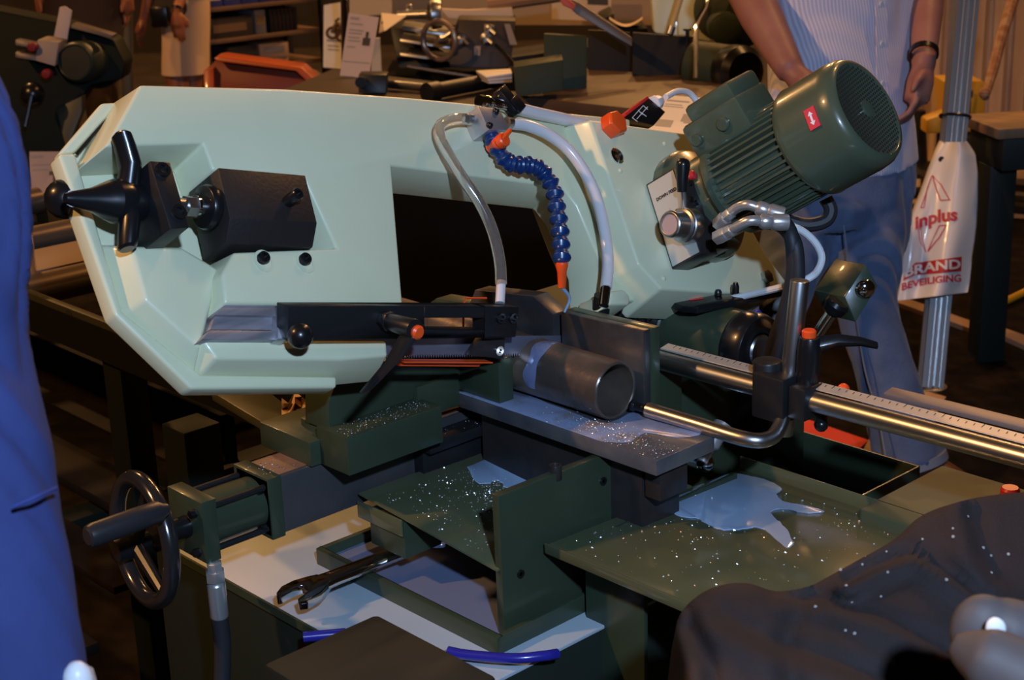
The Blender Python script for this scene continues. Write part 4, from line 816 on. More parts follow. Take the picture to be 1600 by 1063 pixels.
for k in range(5):
    q = [D(744 + k * 1.3, 113 + k * 3.0, 5.2), D(798, 110 + k * 3.4, 5.3), D(800, 117 + k * 3.0, 5.05), D(760 + k, 123 + k * 2, 5.0)]
    mg.part('magazine', M().prism(q, EZ * .006), (PAPER, mat('cover_grey', (.35, .33, .40), .4))[k % 2], .001)
bb = T('tool_box', 'small black box with a cable on the bench in front of the poster stand', 'box', D(582, 146, 5.2))
bb.part('box_body', up(((560, 117), (604, 117), (604, 146), (560, 145)), 5.2, .09), BLKP, .003)
bb.part('box_knob', M().cyl(D(566, 128, 5.2), D(563, 129, 5.15), .018), BLACK)
single('bench_slab', 'long dark bench slab behind the bow carrying the roller and black box', 'bench', M().prism([onZ(x, y, .80) for x, y in ((420, 150), (830, 205), (860, 150), (520, 108))], -EZ * .06), mat('slab_brown', (.045, .028, .020), .5))
# ------------------------------------------------------------------ posters, boards
def poster(name, label, cat, q, frame=None, lines=(), pics=(), col=PAPER):
    nn = nrm(np.cross(q[3] - q[0], q[1] - q[0])); 
    if nn @ AH > 0: nn = -nn
    t_ = T(name, label, cat, q[0]); s_ = t_.part('sheet', M().prism(q, -nn * .004), col)
    q2 = [p + nn * .0004 for p in q]
    if lines: t_.part('printed_lines', bars(q2, lines, nn), GREYINK)
    if pics: t_.part('printed_picture', bars(q2, pics, nn), mat('picture_ink', (.06, .05, .05), .5))
    return t_
PINK = mat('lilac_paper', (.50, .42, .46), .6)
poster('price_sheet', 'tall lilac product sheet with text and machine picture on the stand', 'sheet', [D(531, 118, 5.6), D(545, 20, 5.75), D(592, 27, 5.75), D(576, 122, 5.6)], lines=[(.08, .9, .4, .94), (.1, .82, .55, .84), (.1, .72, .6, .74), (.1, .67, .55, .69), (.1, .60, .5, .62), (.1, .55, .55, .57), (.1, .45, .4, .47), (.04, .22, .96, .235)], pics=[(.62, .50, .88, .62), (.70, .62, .80, .72)], col=PINK)
q = [D(505, 105, 7.2), D(506, 8, 7.3), D(541, 2, 7.3), D(538, 108, 7.2)]
bk_ = poster('display_board', 'white display board with a motorcycle picture beside the shelf', 'poster', q, lines=[(.15, .42, .8, .45), (.2, .34, .75, .36), (.2, .28, .75, .30)])
pm = M(); pn_ = nrm(np.cross(q[3] - q[0], q[1] - q[0])); pn_ = -pn_ if pn_ @ AH > 0 else pn_
f_ = lambda a, b: q[0] + (q[3] - q[0]) * a + (q[1] - q[0]) * b + pn_ * .003
for a, b, r_ in ((.45, .56, .028), (.95, .54, .034)): pm.torus(f_(a, b), pn_, r_, .007, 20, 6)
pm.tube([f_(.45, .56), f_(.62, .70), f_(.85, .66), f_(.95, .54)], .012, 8, 3).tube([f_(.55, .74), f_(.75, .80)], .007, 6)
bk_.part('motorcycle_picture', pm, mat('dark_orange_print', (.10, .055, .03), .5))
poster('tilted_leaflet', 'white tilted leaflet panel right of the lilac sheet', 'leaflet', [D(592, 52, 6.0), D(596, 20, 6.1), D(634, 24, 6.1), D(600, 48, 5.95)], pics=[(.3, .4, .6, .5)], col=mat('warm_paper', (.70, .58, .46), .6))
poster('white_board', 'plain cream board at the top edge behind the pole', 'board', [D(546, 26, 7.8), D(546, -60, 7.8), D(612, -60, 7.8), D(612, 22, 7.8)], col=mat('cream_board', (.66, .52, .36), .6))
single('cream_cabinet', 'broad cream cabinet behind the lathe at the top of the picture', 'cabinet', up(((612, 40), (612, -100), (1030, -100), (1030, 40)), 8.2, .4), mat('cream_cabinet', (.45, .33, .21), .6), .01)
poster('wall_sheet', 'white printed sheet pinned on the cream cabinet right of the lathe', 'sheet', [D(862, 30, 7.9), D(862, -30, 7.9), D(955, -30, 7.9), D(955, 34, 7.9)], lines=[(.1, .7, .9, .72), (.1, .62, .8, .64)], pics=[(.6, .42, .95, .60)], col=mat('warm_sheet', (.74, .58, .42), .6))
single('paper_tray', 'shallow pale tray of papers on the ledge behind the upright fences', 'tray', M().loft([[D(952 + 52 * k / 8, 26 - 0 * k + 13 * math.sin(k / 8 * math.pi) * .9 + o2_, 5.6 - zz) for k in range(9)] for o2_, zz in ((0, 0), (4, .1))], closed=False, caps=False), mat('pale_tray', (.62, .46, .34), .5))
single('support_post', 'thin grey steel post rising above the lilac sheet', 'post', M().cyl(onZ(541, 300, 0), D(537, -40, 6.0), .014), SATIN)
gr_ = single('striped_tape_post', 'green and white striped post beside the lilac sheet', 'post', up(((583, 60), (593, 60), (596, 112), (592, 400), (584, 400), (580, 112)), 6.1, .03), mat('striped_green', (.5, .45, .38), .6))
pt_ = bpy.data.objects.get('price_sheet')
c_ = (D(553, 121, 5.62) + AH * .10); ps_ = finish('stand_post', M().cyl(np.array((c_[0], c_[1], .0)), c_ + EZ * .02, .010).lathe(np.array((c_[0], c_[1], .0)), EZ, [(.14, 0), (.14, .012), (.02, .02)], 20), SATIN)
shift(ps_, -np.array(pt_.location)); ps_.parent = pt_
single('low_trolley', 'dark low trolley under the yellow crate', 'trolley', M().rb(D(1505, 208, 6.6) - np.array((.10, .05, 0)) * 1 - EZ * (D(1505, 208, 6.6)[2] - .01), D(1505, 208, 6.6) + np.array((.12, .22, -.005))), BLKP, .004)
single('ledge_cabinet', 'low dark cabinet under the pale paper tray behind the fences', 'cabinet', up(((946, 44), (1012, 44), (1012, 475), (946, 470)), 5.5, .25), BL2, .004)
# ------------------------------------------------------------------ shelf with boxes and bins
sl, sr = D(318, 14, 9.2), D(494, 2, 9.7); se = nrm((sr - sl) * np.array((1, 1, 0))); sn = nrm(np.cross(EZ, se)); Ls = (sr - sl) @ se
SH = T('shelf_rack', 'dark steel shelf rack with boxes and bins at the back left', 'shelf', np.array((*sl[:2], 0)))
SHM = mat('shelf_board', (.22, .13, .08), .6); POST = mat('rack_post', (.055, .050, .048), .5, .3)
z1 = sl[2]; gap = .19
for k in range(-3, 3): SH.part('shelf_board', M().prism([sl * np.array((1, 1, 0)) + EZ * (z1 - k * gap) + q for q in (se * -.02, se * (Ls + .02), se * (Ls + .02) + sn * .4, se * -.02 + sn * .4)], -EZ * .025), SHM, .002)
for a in (-.02, Ls + .03):
    for b in (-.02, .40): SH.part('post', M().box(sl * np.array((1, 1, 0)) + se * a + sn * b + EZ * .75, (.022, .022, .75), (se, sn, EZ)), POST, .002)
SH.part('back_panel', M().prism([sl * np.array((1, 1, 0)) + sn * .42 + EZ * .0 + q for q in (se * -.02, se * (Ls + .02), se * (Ls + .02) + EZ * 1.5, se * -.02 + EZ * 1.5)], sn * .01), POST)
def shelfbox(name, label, cat, a, k, w_, h_, d_, matl, group=None, dz=0, dep=.02, lid=None, rot=0):
    c_ = sl * np.array((1, 1, 0)) + se * (a + w_ / 2) + sn * (dep + d_ / 2) + EZ * (z1 - k * gap + dz + h_ / 2 + .001)
    ca, sa = math.cos(rot), math.sin(rot); ax_ = (se * ca + sn * sa, sn * ca - se * sa, EZ)
    t_ = T(name, label, cat, c_ - EZ * h_ / 2, group); t_.part('body', M().box(c_, (w_ / 2, d_ / 2, h_ / 2), ax_), matl, .004)
    if lid: t_.part(lid[0], M().box(c_ - ax_[1] * (d_ / 2 + .001) + EZ * h_ * lid[2], (w_ * .36, .0015, h_ * lid[3]), ax_), lid[1])
    return t_
BIN = mat('blue_bin', (.05, .07, .30), .5); LAB = mat('bin_label', (.75, .58, .48), .6)
for k in range(5): shelfbox('storage_bin', ('first', 'second', 'third', 'fourth', 'fifth')[k] + ' blue storage bin from the left on the upper shelf board', 'bin', .03 + k * .125, 0, .115, .12, .3, BIN, 'blue bins on the upper shelf board', lid=('label_card', LAB, .12, .3))
for k in range(7): shelfbox('black_case', ('first', 'second', 'third', 'fourth', 'fifth', 'sixth', 'last')[k] + ' slim black case right of the clear box on the middle shelf', 'case', .465 + k * .029, 1, .026, .14, .2, mat('black_case_%d' % k, (.02 + .006 * (k % 3), .02, .022), .4), 'black cases on the middle shelf')
shelfbox('glass_box', 'clear plastic box of small parts on the middle shelf left of the black cases', 'box', .36, 1, .075, .145, .2, mat('clear_parts_box', (.22, .22, .23), .2, coat=.6), lid=('front_flap', CHROME, .1, .2))
shelfbox('dark_bin', 'dark grey bin on the middle shelf left of the clear box', 'bin', .02, 1, .32, .12, .25, mat('dark_bin', (.05, .042, .036), .5), lid=('label_card', SHM, .0, .2))
shelfbox('cardboard_box', 'small cardboard box tilted on top of another on the lower shelf', 'box', .39, 2, .20, .09, .2, mat('box_tan', (.55, .36, .23), .6), dz=.035, lid=('printed_mark', GREYINK, .1, .2), rot=-.1)
shelfbox('cardboard_box', 'flat cardboard box underneath the tilted one on the lower shelf', 'box', .40, 2, .18, .032, .2, MATS['box_tan'])
shelfbox('blue_bag', 'blue plastic bin at the right end of the lower shelf behind the cardboard boxes', 'bin', .53, 2, .12, .07, .2, BIN, dep=.22)
shelfbox('dark_case', 'dark grey case left of the cardboard boxes on the lower shelf', 'case', .16, 2, .2, .13, .2, mat('dark_case', (.03, .03, .033), .5))
# ------------------------------------------------------------------ orange hoist leg
ORB = mat('orange_paint', (.52, .085, .012), .38, coat=.3)
hp_ = [(332, 92), (345, 90), (470, 107), (540, 146), (520, 150), (490, 144), (462, 115), (345, 99), (345, 124), (320, 124), (319, 108)]
hst = T('orange_hoist', 'orange steel hoist arm standing behind the bow', 'hoist', D(430, 146, 6.0))
hst.part('top_flange', up(((334, 91), (346, 89), (471, 106), (513, 143), (500, 147), (462, 111), (340, 96)), 5.95, .14), ORB, .004)
hst.part('web', up(((322, 108), (338, 94), (464, 112), (496, 150), (330, 150), (322, 128)), 6.02, .02), mat('orange_web', (.26, .035, .008), .5), .003)
hst.part('side_arm', up(((474, 107), (492, 112), (545, 150), (508, 150)), 6.15, .05), mat('dark_orange_side', (.05, .022, .014), .5), .003)
hst.part('upright', up(((318, 110), (334, 106), (334, 260), (320, 260)), 5.98, .06), ORB, .004)
# ------------------------------------------------------------------ dark green machine at the left
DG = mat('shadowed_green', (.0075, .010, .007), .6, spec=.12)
S3 = T('drill_machine', 'dark green machine with round motor and black ball lever at the left edge', 'machine', onZ(60, 470, 0))
t3 = 5.0
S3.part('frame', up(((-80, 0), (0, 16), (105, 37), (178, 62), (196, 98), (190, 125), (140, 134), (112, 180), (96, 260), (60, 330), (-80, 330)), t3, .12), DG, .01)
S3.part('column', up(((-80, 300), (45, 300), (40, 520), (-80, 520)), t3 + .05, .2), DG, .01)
S3.part('column_brace', up(((86, 170), (128, 150), (128, 175), (112, 215), (105, 240)), t3 - .05, .05), mat('olive_brace', (.05, .045, .025), .5), .004)
mc = D(118, 97, t3 - .10); md = nrm(-AH - RH * .12 + EZ * .12)
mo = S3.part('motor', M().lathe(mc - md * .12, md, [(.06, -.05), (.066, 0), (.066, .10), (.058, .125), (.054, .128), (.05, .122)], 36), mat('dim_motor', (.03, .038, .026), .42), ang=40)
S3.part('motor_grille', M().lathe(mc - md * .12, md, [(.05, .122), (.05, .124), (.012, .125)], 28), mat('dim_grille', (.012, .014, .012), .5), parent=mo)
S3.part('motor_flange', M().lathe(mc - md * .20, md, [(.088, 0), (.09, .03), (.075, .05)], 32), BLKP)
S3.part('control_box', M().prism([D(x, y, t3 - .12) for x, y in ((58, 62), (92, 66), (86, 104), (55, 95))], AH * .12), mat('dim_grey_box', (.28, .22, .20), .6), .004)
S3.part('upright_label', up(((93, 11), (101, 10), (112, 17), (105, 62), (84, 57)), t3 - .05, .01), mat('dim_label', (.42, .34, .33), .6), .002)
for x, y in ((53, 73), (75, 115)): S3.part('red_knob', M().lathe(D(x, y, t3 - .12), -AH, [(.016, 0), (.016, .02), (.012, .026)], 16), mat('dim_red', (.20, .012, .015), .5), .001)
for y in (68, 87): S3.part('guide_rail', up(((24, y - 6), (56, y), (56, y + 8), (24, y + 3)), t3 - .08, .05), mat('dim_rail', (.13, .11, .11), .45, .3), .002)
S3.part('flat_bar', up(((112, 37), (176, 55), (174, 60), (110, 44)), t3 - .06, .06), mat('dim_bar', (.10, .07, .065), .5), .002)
kb_ = S3.part('ball_knob', M().ball(D(51, 147, t3 - .13), .037, 20), BLACK)
S3.part('knob_lever', M().tube([D(49, 150, t3 - .16), D(44, 175, t3 - .16), D(39, 198, t3 - .16)], [.008, .007, .007], 8), BLACK, parent=kb_)
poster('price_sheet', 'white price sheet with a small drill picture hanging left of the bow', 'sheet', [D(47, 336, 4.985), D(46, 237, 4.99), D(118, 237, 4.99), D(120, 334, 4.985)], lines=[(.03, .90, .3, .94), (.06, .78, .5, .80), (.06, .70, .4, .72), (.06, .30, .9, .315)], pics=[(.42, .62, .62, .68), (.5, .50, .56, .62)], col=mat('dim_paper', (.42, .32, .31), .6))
single('rack_post', 'dark upright rack post left of the woman in the skirt', 'post', up(((184, -60), (203, -60), (205, 200), (193, 200)), 7.6, .06), POST, .003)
single('blue_partition', 'dark blue partition behind the green machine near the rack post', 'partition', up(((155, -60), (184, -60), (186, 60), (158, 60)), 8.0, .05), mat('dark_blue_panel', (.03, .035, .09), .6), .003)
# ------------------------------------------------------------------ infeed roller conveyor and racks at the left
CV = T('roller_conveyor', 'steel infeed roller conveyor running away behind the bow at the left', 'conveyor', np.array((-2.8, 1.35, 0)))
RAIL = mat('olive_rail', (.035, .032, .016), .5, spec=.3)
RSHADE = mat('rail_side_shade', (.004, .004, .004), .7, spec=.2)  # black for shade on the rail's near side, laid on as a thin strip
CV.part('side_rail', M().prism([(-1.86, 1.205, .85), (-4.2, 1.205, .85), (-4.2, 1.19, .85), (-1.86, 1.19, .85)], -EZ * .07), RAIL, .001)
CV.part('side_rail', M().prism([(-2.10, 1.62, .85), (-4.2, 1.62, .85), (-4.2, 1.605, .85), (-2.10, 1.605, .85)], -EZ * .07), RAIL, .001)
CV.part('rail_shade_strip', M().rb((-4.2, 1.186, .778), (-1.862, 1.190, .838)), RSHADE)
CV.part('side_slot', M().lathe((-2.42, 1.19, .835), -EY, [(.012, 0), (.012, .001)], 14), INK)
ROLL = mat('roller_steel', (.34, .25, .18), .30, .85)
for x in (-2.62, -2.98, -3.34, -3.7): CV.part('roller', M().cyl((x, 1.206, .838), (x, 1.604, .838), .03, n=28), ROLL)
CV.part('cover_plate', M().prism([(-2.72, 1.21, .845), (-2.88, 1.21, .845), (-2.88, 1.6, .845), (-2.72, 1.6, .845)], -EZ * .01), mat('brown_plate', (.20, .12, .08), .55), .001)
CV.part('end_leaf', M().prism([onZ(x, y, .85) for x, y in ((330, 612), (405, 600), (470, 650), (430, 672))], -EZ * .014), mat('olive_leaf', (.055, .055, .028), .4, bump=.3, bscale=20), .002)
for x in (-2.3, -3.6):
    for y in (1.22, 1.59): CV.part('leg', M().rb((x - .03, y - .025, .006), (x + .03, y + .025, .80)), DG, .002)
single('paper_scrap', 'crumpled brown paper wedged behind the green vise jaw', 'paper', M().loft([[onZ(440 + 62 * k / 6, 622 + 10 * math.sin(k * 2.1) - k * .8 + r_ * 9, .87 + .012 * math.sin(k * 2.7 + r_ * 1.9)) for k in range(7)] for r_ in range(4)], closed=False, caps=False), mat('brown_paper', (.55, .33, .17), .7, bump=.6, bscale=30), ang=12)
RK = T('stock_rack', 'low dark rack with long steel beams under the conveyor at the left', 'rack', np.array((-2.7, 1.1, 0)))
DST = mat('rusty_dark_steel', (.008, .006, .005), .6, .0, col2=(.014, .009, .007), scale=10, spec=.08)
RK.part('beam', M().rb((-4.0, 1.43, .50), (-2.35, 1.46, .60)).rb((-4.0, 1.36, .50), (-2.35, 1.46, .508)), DST, .003)
RK.part('flat_bar', M().rb((-4.0, 1.20, .47), (-2.2, 1.30, .49)), DST, .003)
RK.part('flat_bar', M().rb((-4.0, 1.05, .46), (-2.1, 1.13, .475)), DST, .003)
RK.part('flat_bar', M().rb((-4.0, .92, .40), (-2.05, .99, .42)), DST, .003)
for x in (-2.45, -3.6):
    RK.part('cross_rail', M().rb((x - .03, .8, .40), (x + .03, 1.6, .46)), DG, .003)
    for y in (.85, 1.56): RK.part('leg', M().rb((x - .03, y - .03, .006), (x + .03, y + .03, .40)), DG, .003)
single('square_column', 'dark green square column standing behind the handwheel', 'column', M().rb((-2.16, 1.20, .006), (-2.09, 1.27, .70)), mat('leg_green', (.008, .011, .008), .6, spec=.15), .003)
jb = D(40, 432, 2.9)
JB = T('juice_glass', 'tall glass half full of orange juice beside the blue overall', 'glass', jb)
JB.part('juice', M().lathe(jb + EZ * .004, EZ, [(.0, 0), (.019, .001), (.020, .055)], 24), mat('orange_juice', (.80, .36, .02), .3, coat=.4))
JB.part('glass_body', M().lathe(jb, EZ, [(.0, 0), (.021, 0), (.022, .06), (.022, .085), (.017, .105), (.017, .112), (.0155, .112), (.0155, .105), (.0205, .085), (.0205, .006), (.0, .005)], 24, False), mat('clear_glass', (.8, .8, .8), .05, trans=.95, ior=1.2))
# ------------------------------------------------------------------ people
SKIN = mat('warm_skin', (.38, .17, .13), .5, col2=(.32, .13, .10), scale=9, bump=.1, bscale=60)
SKIN2 = mat('tanned_skin', (.36, .12, .055), .5)
HAIR = mat('dark_hair', (.03, .018, .012), .6)
SHOE = mat('brown_leather', (.10, .035, .018), .35, coat=.2)
def stripes(name, c1, c2, axis, period):
    m_ = mat(name, c1, .75, sheen=.2); nt = m_.node_tree; tc = nt.nodes.new('ShaderNodeTexCoord'); dt = nt.nodes.new('ShaderNodeVectorMath'); dt.operation = 'DOT_PRODUCT'
    dt.inputs[1].default_value = tuple(axis); nt.links.new(tc.outputs['Object'], dt.inputs[0])
    mu = nt.nodes.new('ShaderNodeMath'); mu.operation = 'MULTIPLY'; mu.inputs[1].default_value = 2 * math.pi / period; nt.links.new(dt.outputs['Value'], mu.inputs[0])
    si = nt.nodes.new('ShaderNodeMath'); si.operation = 'SINE'; nt.links.new(mu.outputs[0], si.inputs[0])
    r = nt.nodes.new('ShaderNodeMapRange'); r.inputs['From Min'].default_value = -.6; r.inputs['From Max'].default_value = .6; nt.links.new(si.outputs[0], r.inputs[0])
    mx = nt.nodes.new('ShaderNodeMix'); mx.data_type = 'RGBA'; mx.inputs[6].default_value = (*c1, 1); mx.inputs[7].default_value = (*c2, 1)
    nt.links.new(r.outputs[0], mx.inputs[0]); nt.links.new(mx.outputs[2], nt.nodes['Principled BSDF'].inputs['Base Color']); return m_
def remesh(name, m_, mat_, vox, it=6, fold=None):
    """melt overlapping limbs into one continuous surface"""
    o = finish(name, m_, mat_); md = o.modifiers.new('r', 'REMESH'); md.mode = 'VOXEL'; md.voxel_size = vox
    sm_ = o.modifiers.new('s', 'SMOOTH'); sm_.factor = .5; sm_.iterations = it
    me = bpy.data.meshes.new_from_object(o.evaluated_get(bpy.context.evaluated_depsgraph_get()))
    old = o.data; o.modifiers.clear(); o.data = me; bpy.data.meshes.remove(old); me.name = name
    if not me.materials: me.materials.append(mat_)
    if fold:
        a_, k1, k2 = fold; nn_ = [Vector(v_.normal) for v_ in me.vertices]
        for v_, q_ in zip(me.vertices, nn_):
            x, y, z = v_.co; f_ = math.sin(k1 * (z + .35 * math.sin(k2 * (x - y))) + 2.2 * math.sin(k2 * .6 * (x + y + z)))
            v_.co = v_.co + q_ * (a_ * (f_ * abs(f_)) * (.55 + .45 * math.sin(k2 * .8 * z + 3 * x)))
        me.update()
    me.shade_smooth(); return o
def hand(m_, wrist, dr, nm, side, s=1.0, curl=.5):
    """palm and five bent fingers; nm points out of the back of the hand, side points to the thumb"""
    dr = nrm(dr); side = nrm(side - dr * (side @ dr)); nm = nrm(np.cross(side, dr)) * (1 if np.cross(side, dr) @ nm > 0 else -1)
    m_.tube([wrist - dr * .03 * s, wrist, wrist + dr * .035 * s, wrist + dr * .085 * s], [.026 * s, .025 * s, .032 * s, .030 * s], 12)
    m_.ball(wrist + dr * .055 * s, .045 * s, 14, (.95, .36, 1.0), (side, nm, dr))
    for k, (off_, ln_) in enumerate(((.030, .072), (.010, .082), (-.010, .076), (-.029, .060))):
        p = wrist + dr * .088 * s + side * off_ * s; pts = [p - dr * .02 * s, p]; d = dr; a = curl * (.55 + .08 * k)
        for f_ in (.45, .32, .25):
            d = nrm(d * math.cos(a) - nm * math.sin(a)); p = p + d * ln_ * s * f_; pts.append(p); nm2 = nm
            a = a + curl * .35
            d, = (nrm(dr * math.cos(a) - nm * math.sin(a)),)
        m_.tube(pts, [.0095 * s, .0092 * s, .0085 * s, .0078 * s, .0065 * s], 8)
    p = wrist + dr * .03 * s + side * .03 * s; d = nrm(dr * .75 + side * .65 - nm * .25)
    m_.tube([wrist + dr * .01 * s, p, p + d * .035 * s, p + nrm(d + dr * .5) * .062 * s], [.014 * s, .013 * s, .0105 * s, .008 * s], 8)
def head(m_, c, fy, bx, s=1.0):
    m_.ball(c, .11 * s, 20, (.72, .88, 1.08), (bx, fy, EZ)); m_.ball(c - EZ * .055 * s + fy * .03 * s, .07 * s, 16, (.8, .85, .9), (bx, fy, EZ))
    m_.tube([c + fy * .085 * s + EZ * .02 * s, c + fy * .112 * s - EZ * .02 * s], [.010 * s, .017 * s], 8)
    for sg in (-1, 1):
        m_.ball(c + bx * sg * .082 * s - fy * .005 * s, .03 * s, 10, (.35, .6, 1), (bx, fy, EZ)); m_.ball(c + bx * sg * .032 * s + fy * .078 * s + EZ * .012 * s, .014 * s, 8)
    m_.tube([c - bx * .024 * s + fy * .089 * s - EZ * .055 * s, c + fy * .097 * s - EZ * .055 * s, c + bx * .024 * s + fy * .089 * s - EZ * .055 * s], [.006 * s, .009 * s, .006 * s], 8)
def ell(c, ax, ay, rx, ry, n=28, wob_=0.0, ph_=0.0):
    return [c + ax * rx * math.cos(2 * math.pi * i / n) * (1 + wob_ * math.sin(5 * 2 * math.pi * i / n + ph_)) + ay * ry * math.sin(2 * math.pi * i / n) * (1 + wob_ * math.sin(4 * 2 * math.pi * i / n + ph_)) for i in range(n)]
def shoe(m_, heel, dr, s=1.0):
    dr = nrm(np.array((dr[0], dr[1], 0))); sd = np.cross(EZ, dr); h = np.array((heel[0], heel[1], .008))
    m_.loft([[h + dr * a * s + sd * w_ * s * math.cos(t) + EZ * (hh_ * s * (.5 + .5 * math.sin(t))) for t in [2 * math.pi * k / 16 for k in range(16)]] for a, w_, hh_ in ((-.05, .02, .06), (-.04, .036, .10), (.02, .040, .105), (.08, .044, .085), (.14, .050, .062), (.19, .046, .05), (.225, .025, .03))])

# --- the man in the striped shirt beyond the motor
tM = 3.86
mp = lambda x, y, dt=0.0: D(x, y, tM + dt)
bx = nrm(RH * .86 + AH * .5); fy = nrm(RH * .5 - AH * .86)
MAN = T('person', 'person in a striped lilac shirt and blue jeans standing behind the green motor', 'person', np.array((*mp(1340, 760)[:2], .006)))
ch_ = mp(1318, -60); wa_ = mp(1320, 190)
sh = M(); nS = []
for y_, cx_, rx, ry in ((-150, 1310, .17, .10), (-120, 1312, .205, .115), (-60, 1314, .215, .125), (20, 1314, .212, .13), (90, 1312, .205, .132), (150, 1312, .205, .135), (205, 1316, .21, .137), (262, 1322, .212, .137)):
    nS.append(ell(mp(cx_, y_), bx, fy, rx, ry, 40, .014, y_ * .03))
sh.loft(nS)
shl, shr = mp(1436, -118, .10), mp(1192, -118, -.05)
sh.tube([shl - bx * .05, shl + bx * .03 - EZ * .04, mp(1452, -40, .07)], [.075, .078, .082], 16); sh.tube([shr + bx * .05, shr - bx * .03 - EZ * .04, mp(1166, -40, -.09)], [.075, .078, .080], 16)
SHIRT = stripes('lilac_striped_cloth', (.70, .68, .80), (.48, .48, .66), bx, .0080)
so = remesh('shirt', sh, SHIRT, .010, 3, (.007, 17, 9)); MAN.adopt(so)
pk = M(); rows_ = []
for y_ in range(-120, 262, 12):
    k = (y_ + 150) / 412; c_ = mp(1314 + 6 * k, y_); p = c_ + fy * (.1365 if y_ > 20 else .125 + .012 * (y_ + 120) / 140) + bx * .0
    rows_.append([p - bx * .018, p + bx * .018, p + bx * .018 + fy * .003, p - bx * .018 + fy * .003])
pk.loft(rows_)
po = MAN.part('placket', pk, SHIRT, parent=so)
for y_ in (-60, 5, 65, 122, 180): MAN.part('button', M().cyl(rows_[min(int((y_ + 120) / 12), len(rows_) - 1)][2] - bx * .018, rows_[min(int((y_ + 120) / 12), len(rows_) - 1)][2] - bx * .018 + fy * .003, .006, n=12), WHITEP, parent=so)
je = M(); hipc = mp(1326, 250)
hl, hr = mp(1358, 262, .03), mp(1286, 262, .02); kl, kr = mp(1352, 470, -.04), mp(1212, 480, -.02); al, ar_ = mp(1424, 722, .0), mp(1176, 735, .02)
je.loft([ell(mp(1322, 225), bx, fy, .18, .12), ell(mp(1324, 262), bx, fy, .19, .13), ell(mp(1326, 310), bx, fy, .185, .125), ell(mp(1324, 345), bx, fy, .15, .10)])
je.tube([hl, (hl + kl) / 2 + RH * .01, kl, kl * .6 + al * .4, kl * .25 + al * .75, al], [.098, .092, .076, .072, .078, .088], 24, 3)
je.tube([hr, (hr + kr) / 2, kr, (kr + ar_) / 2, ar_], [.098, .092, .076, .074, .086], 24, 3)
JEANS = mat('blue_denim', (.085, .125, .235), .8, col2=(.14, .185, .31), scale=9, bump=.5, bscale=160, sheen=.2)
jo = remesh('jeans', je, JEANS, .009, 3, (.007, 30, 14)); MAN.adopt(jo)
dl = nrm(al - kl)
for a_, r_ in ((al, .0895), (ar_, .0875)): MAN.part('hem', M().ring(a_ - dl * .012, dl, r_ - .010, r_ + .001, .022, 28), mat('pale_denim_hem', (.22, .24, .30), .85), parent=jo)
seam = [mp(1316, 330, -.12), mp(1328, 440, -.13), mp(1338, 500, -.12), mp(1352, 580, -.10), mp(1372, 650, -.09), mp(1384, 715, -.09)]
MAN.part('side_seam', M().tube(seam, .0022, 6, 4), MATS['pale_denim_hem'], parent=jo)
bd = M()
e2_, w2_ = mp(1450, -28, .05), mp(1443, 105, -.10); e1_, w1_ = mp(1160, -30, -.10), mp(1236, 112, -.28)
bd.tube([shl, e2_, e2_ * .6 + w2_ * .4, w2_], [.05, .043, .041, .029], 14); hand(bd, w2_, mp(1422, 205, -.12) - w2_, RH, -AH - RH * .3, 1.05, .45)
bd.tube([shr, e1_, e1_ * .6 + w1_ * .4, w1_], [.052, .056, .052, .034], 14); hand(bd, w1_, mp(1300, 170, -.32) - w1_, EZ, RH - EZ, 1.05, .5)
nk = mp(1306, -165); bd.loft([ell(mp(1312, -100), bx, fy, .15, .08), ell(mp(1318, 100), bx, fy, .16, .10), ell(mp(1324, 260), bx, fy, .15, .10)])
bd.tube([mp(1310, -120), nk, nk + EZ * .11], [.075, .058, .055], 16); head(bd, nk + EZ * .20 + fy * .02, fy, bx)
bd.tube([hl, kl, al + EZ * .0, al - EZ * .06], [.07, .05, .035, .04], 12).tube([hr, kr, ar_, ar_ - EZ * .06], [.07, .05, .035, .04], 12)
MAN.adopt(remesh('body', bd, SKIN, .0075, 3))
MAN.part('hair', M().ball(nk + EZ * .225 - fy * .005, .108, 20, (.76, .93, .98), (bx, fy, EZ)), HAIR)
wr = MAN.part('wrist_watch', M().ring(w2_ + EZ * .03, nrm(e2_ - w2_), .030, .035, .014, 20), BLACK)
s1 = M(); shoe(s1, np.array((*(al + RH * .03)[:2], 0)), nrm(fy + RH * .2), 1.1); MAN.part('shoe', s1, SHOE, label='brown leather shoe', sub=0)
s1 = M(); shoe(s1, ar_, fy, 1.1); MAN.part('shoe', s1, SHOE, label='brown leather shoe')
# --- the worker in blue overalls at the left edge, close to the camera
tB = 1.12; bp_ = lambda x, y, dt=0.0: D(x, y, tB + dt)
BM = T('person', 'person in bright blue overalls cut off by the left edge, close to the camera', 'person', np.array((*bp_(-330, 600)[:2], .006)))
OVER = mat('royal_blue_cotton', (.024, .036, .135), .85, col2=(.030, .045, .165), scale=7, bump=.6, bscale=26)
ob = M(); R_ = RH; A_ = AH
cz = np.array(bp_(-300, 500)); at = lambda z, dx=0.0, da=0.0: np.array((cz[0], cz[1], 0)) + RH * dx + AH * da + EZ * z
ob.loft([ell(at(z, dx), A_, R_, rx, ry, 28, .01, z * 20) for z, dx, rx, ry in ((.80, .0, .19, .14), (.95, .0, .20, .15), (1.10, .0, .20, .145), (1.28, -.01, .215, .14), (1.42, -.02, .20, .115), (1.50, -.03, .12, .08))])
for sg in (-1, 1): ob.tube([at(.9, 0, sg * .09), at(.5, .01, sg * .10), at(.09, 0, sg * .10)], [.11, .085, .075], 18)
edge = [(-30, 130), (24, 235), (37, 330), (31, 450), (34, 530), (47, 600), (72, 700), (92, 800), (106, 880), (122, 980), (136, 1082)]
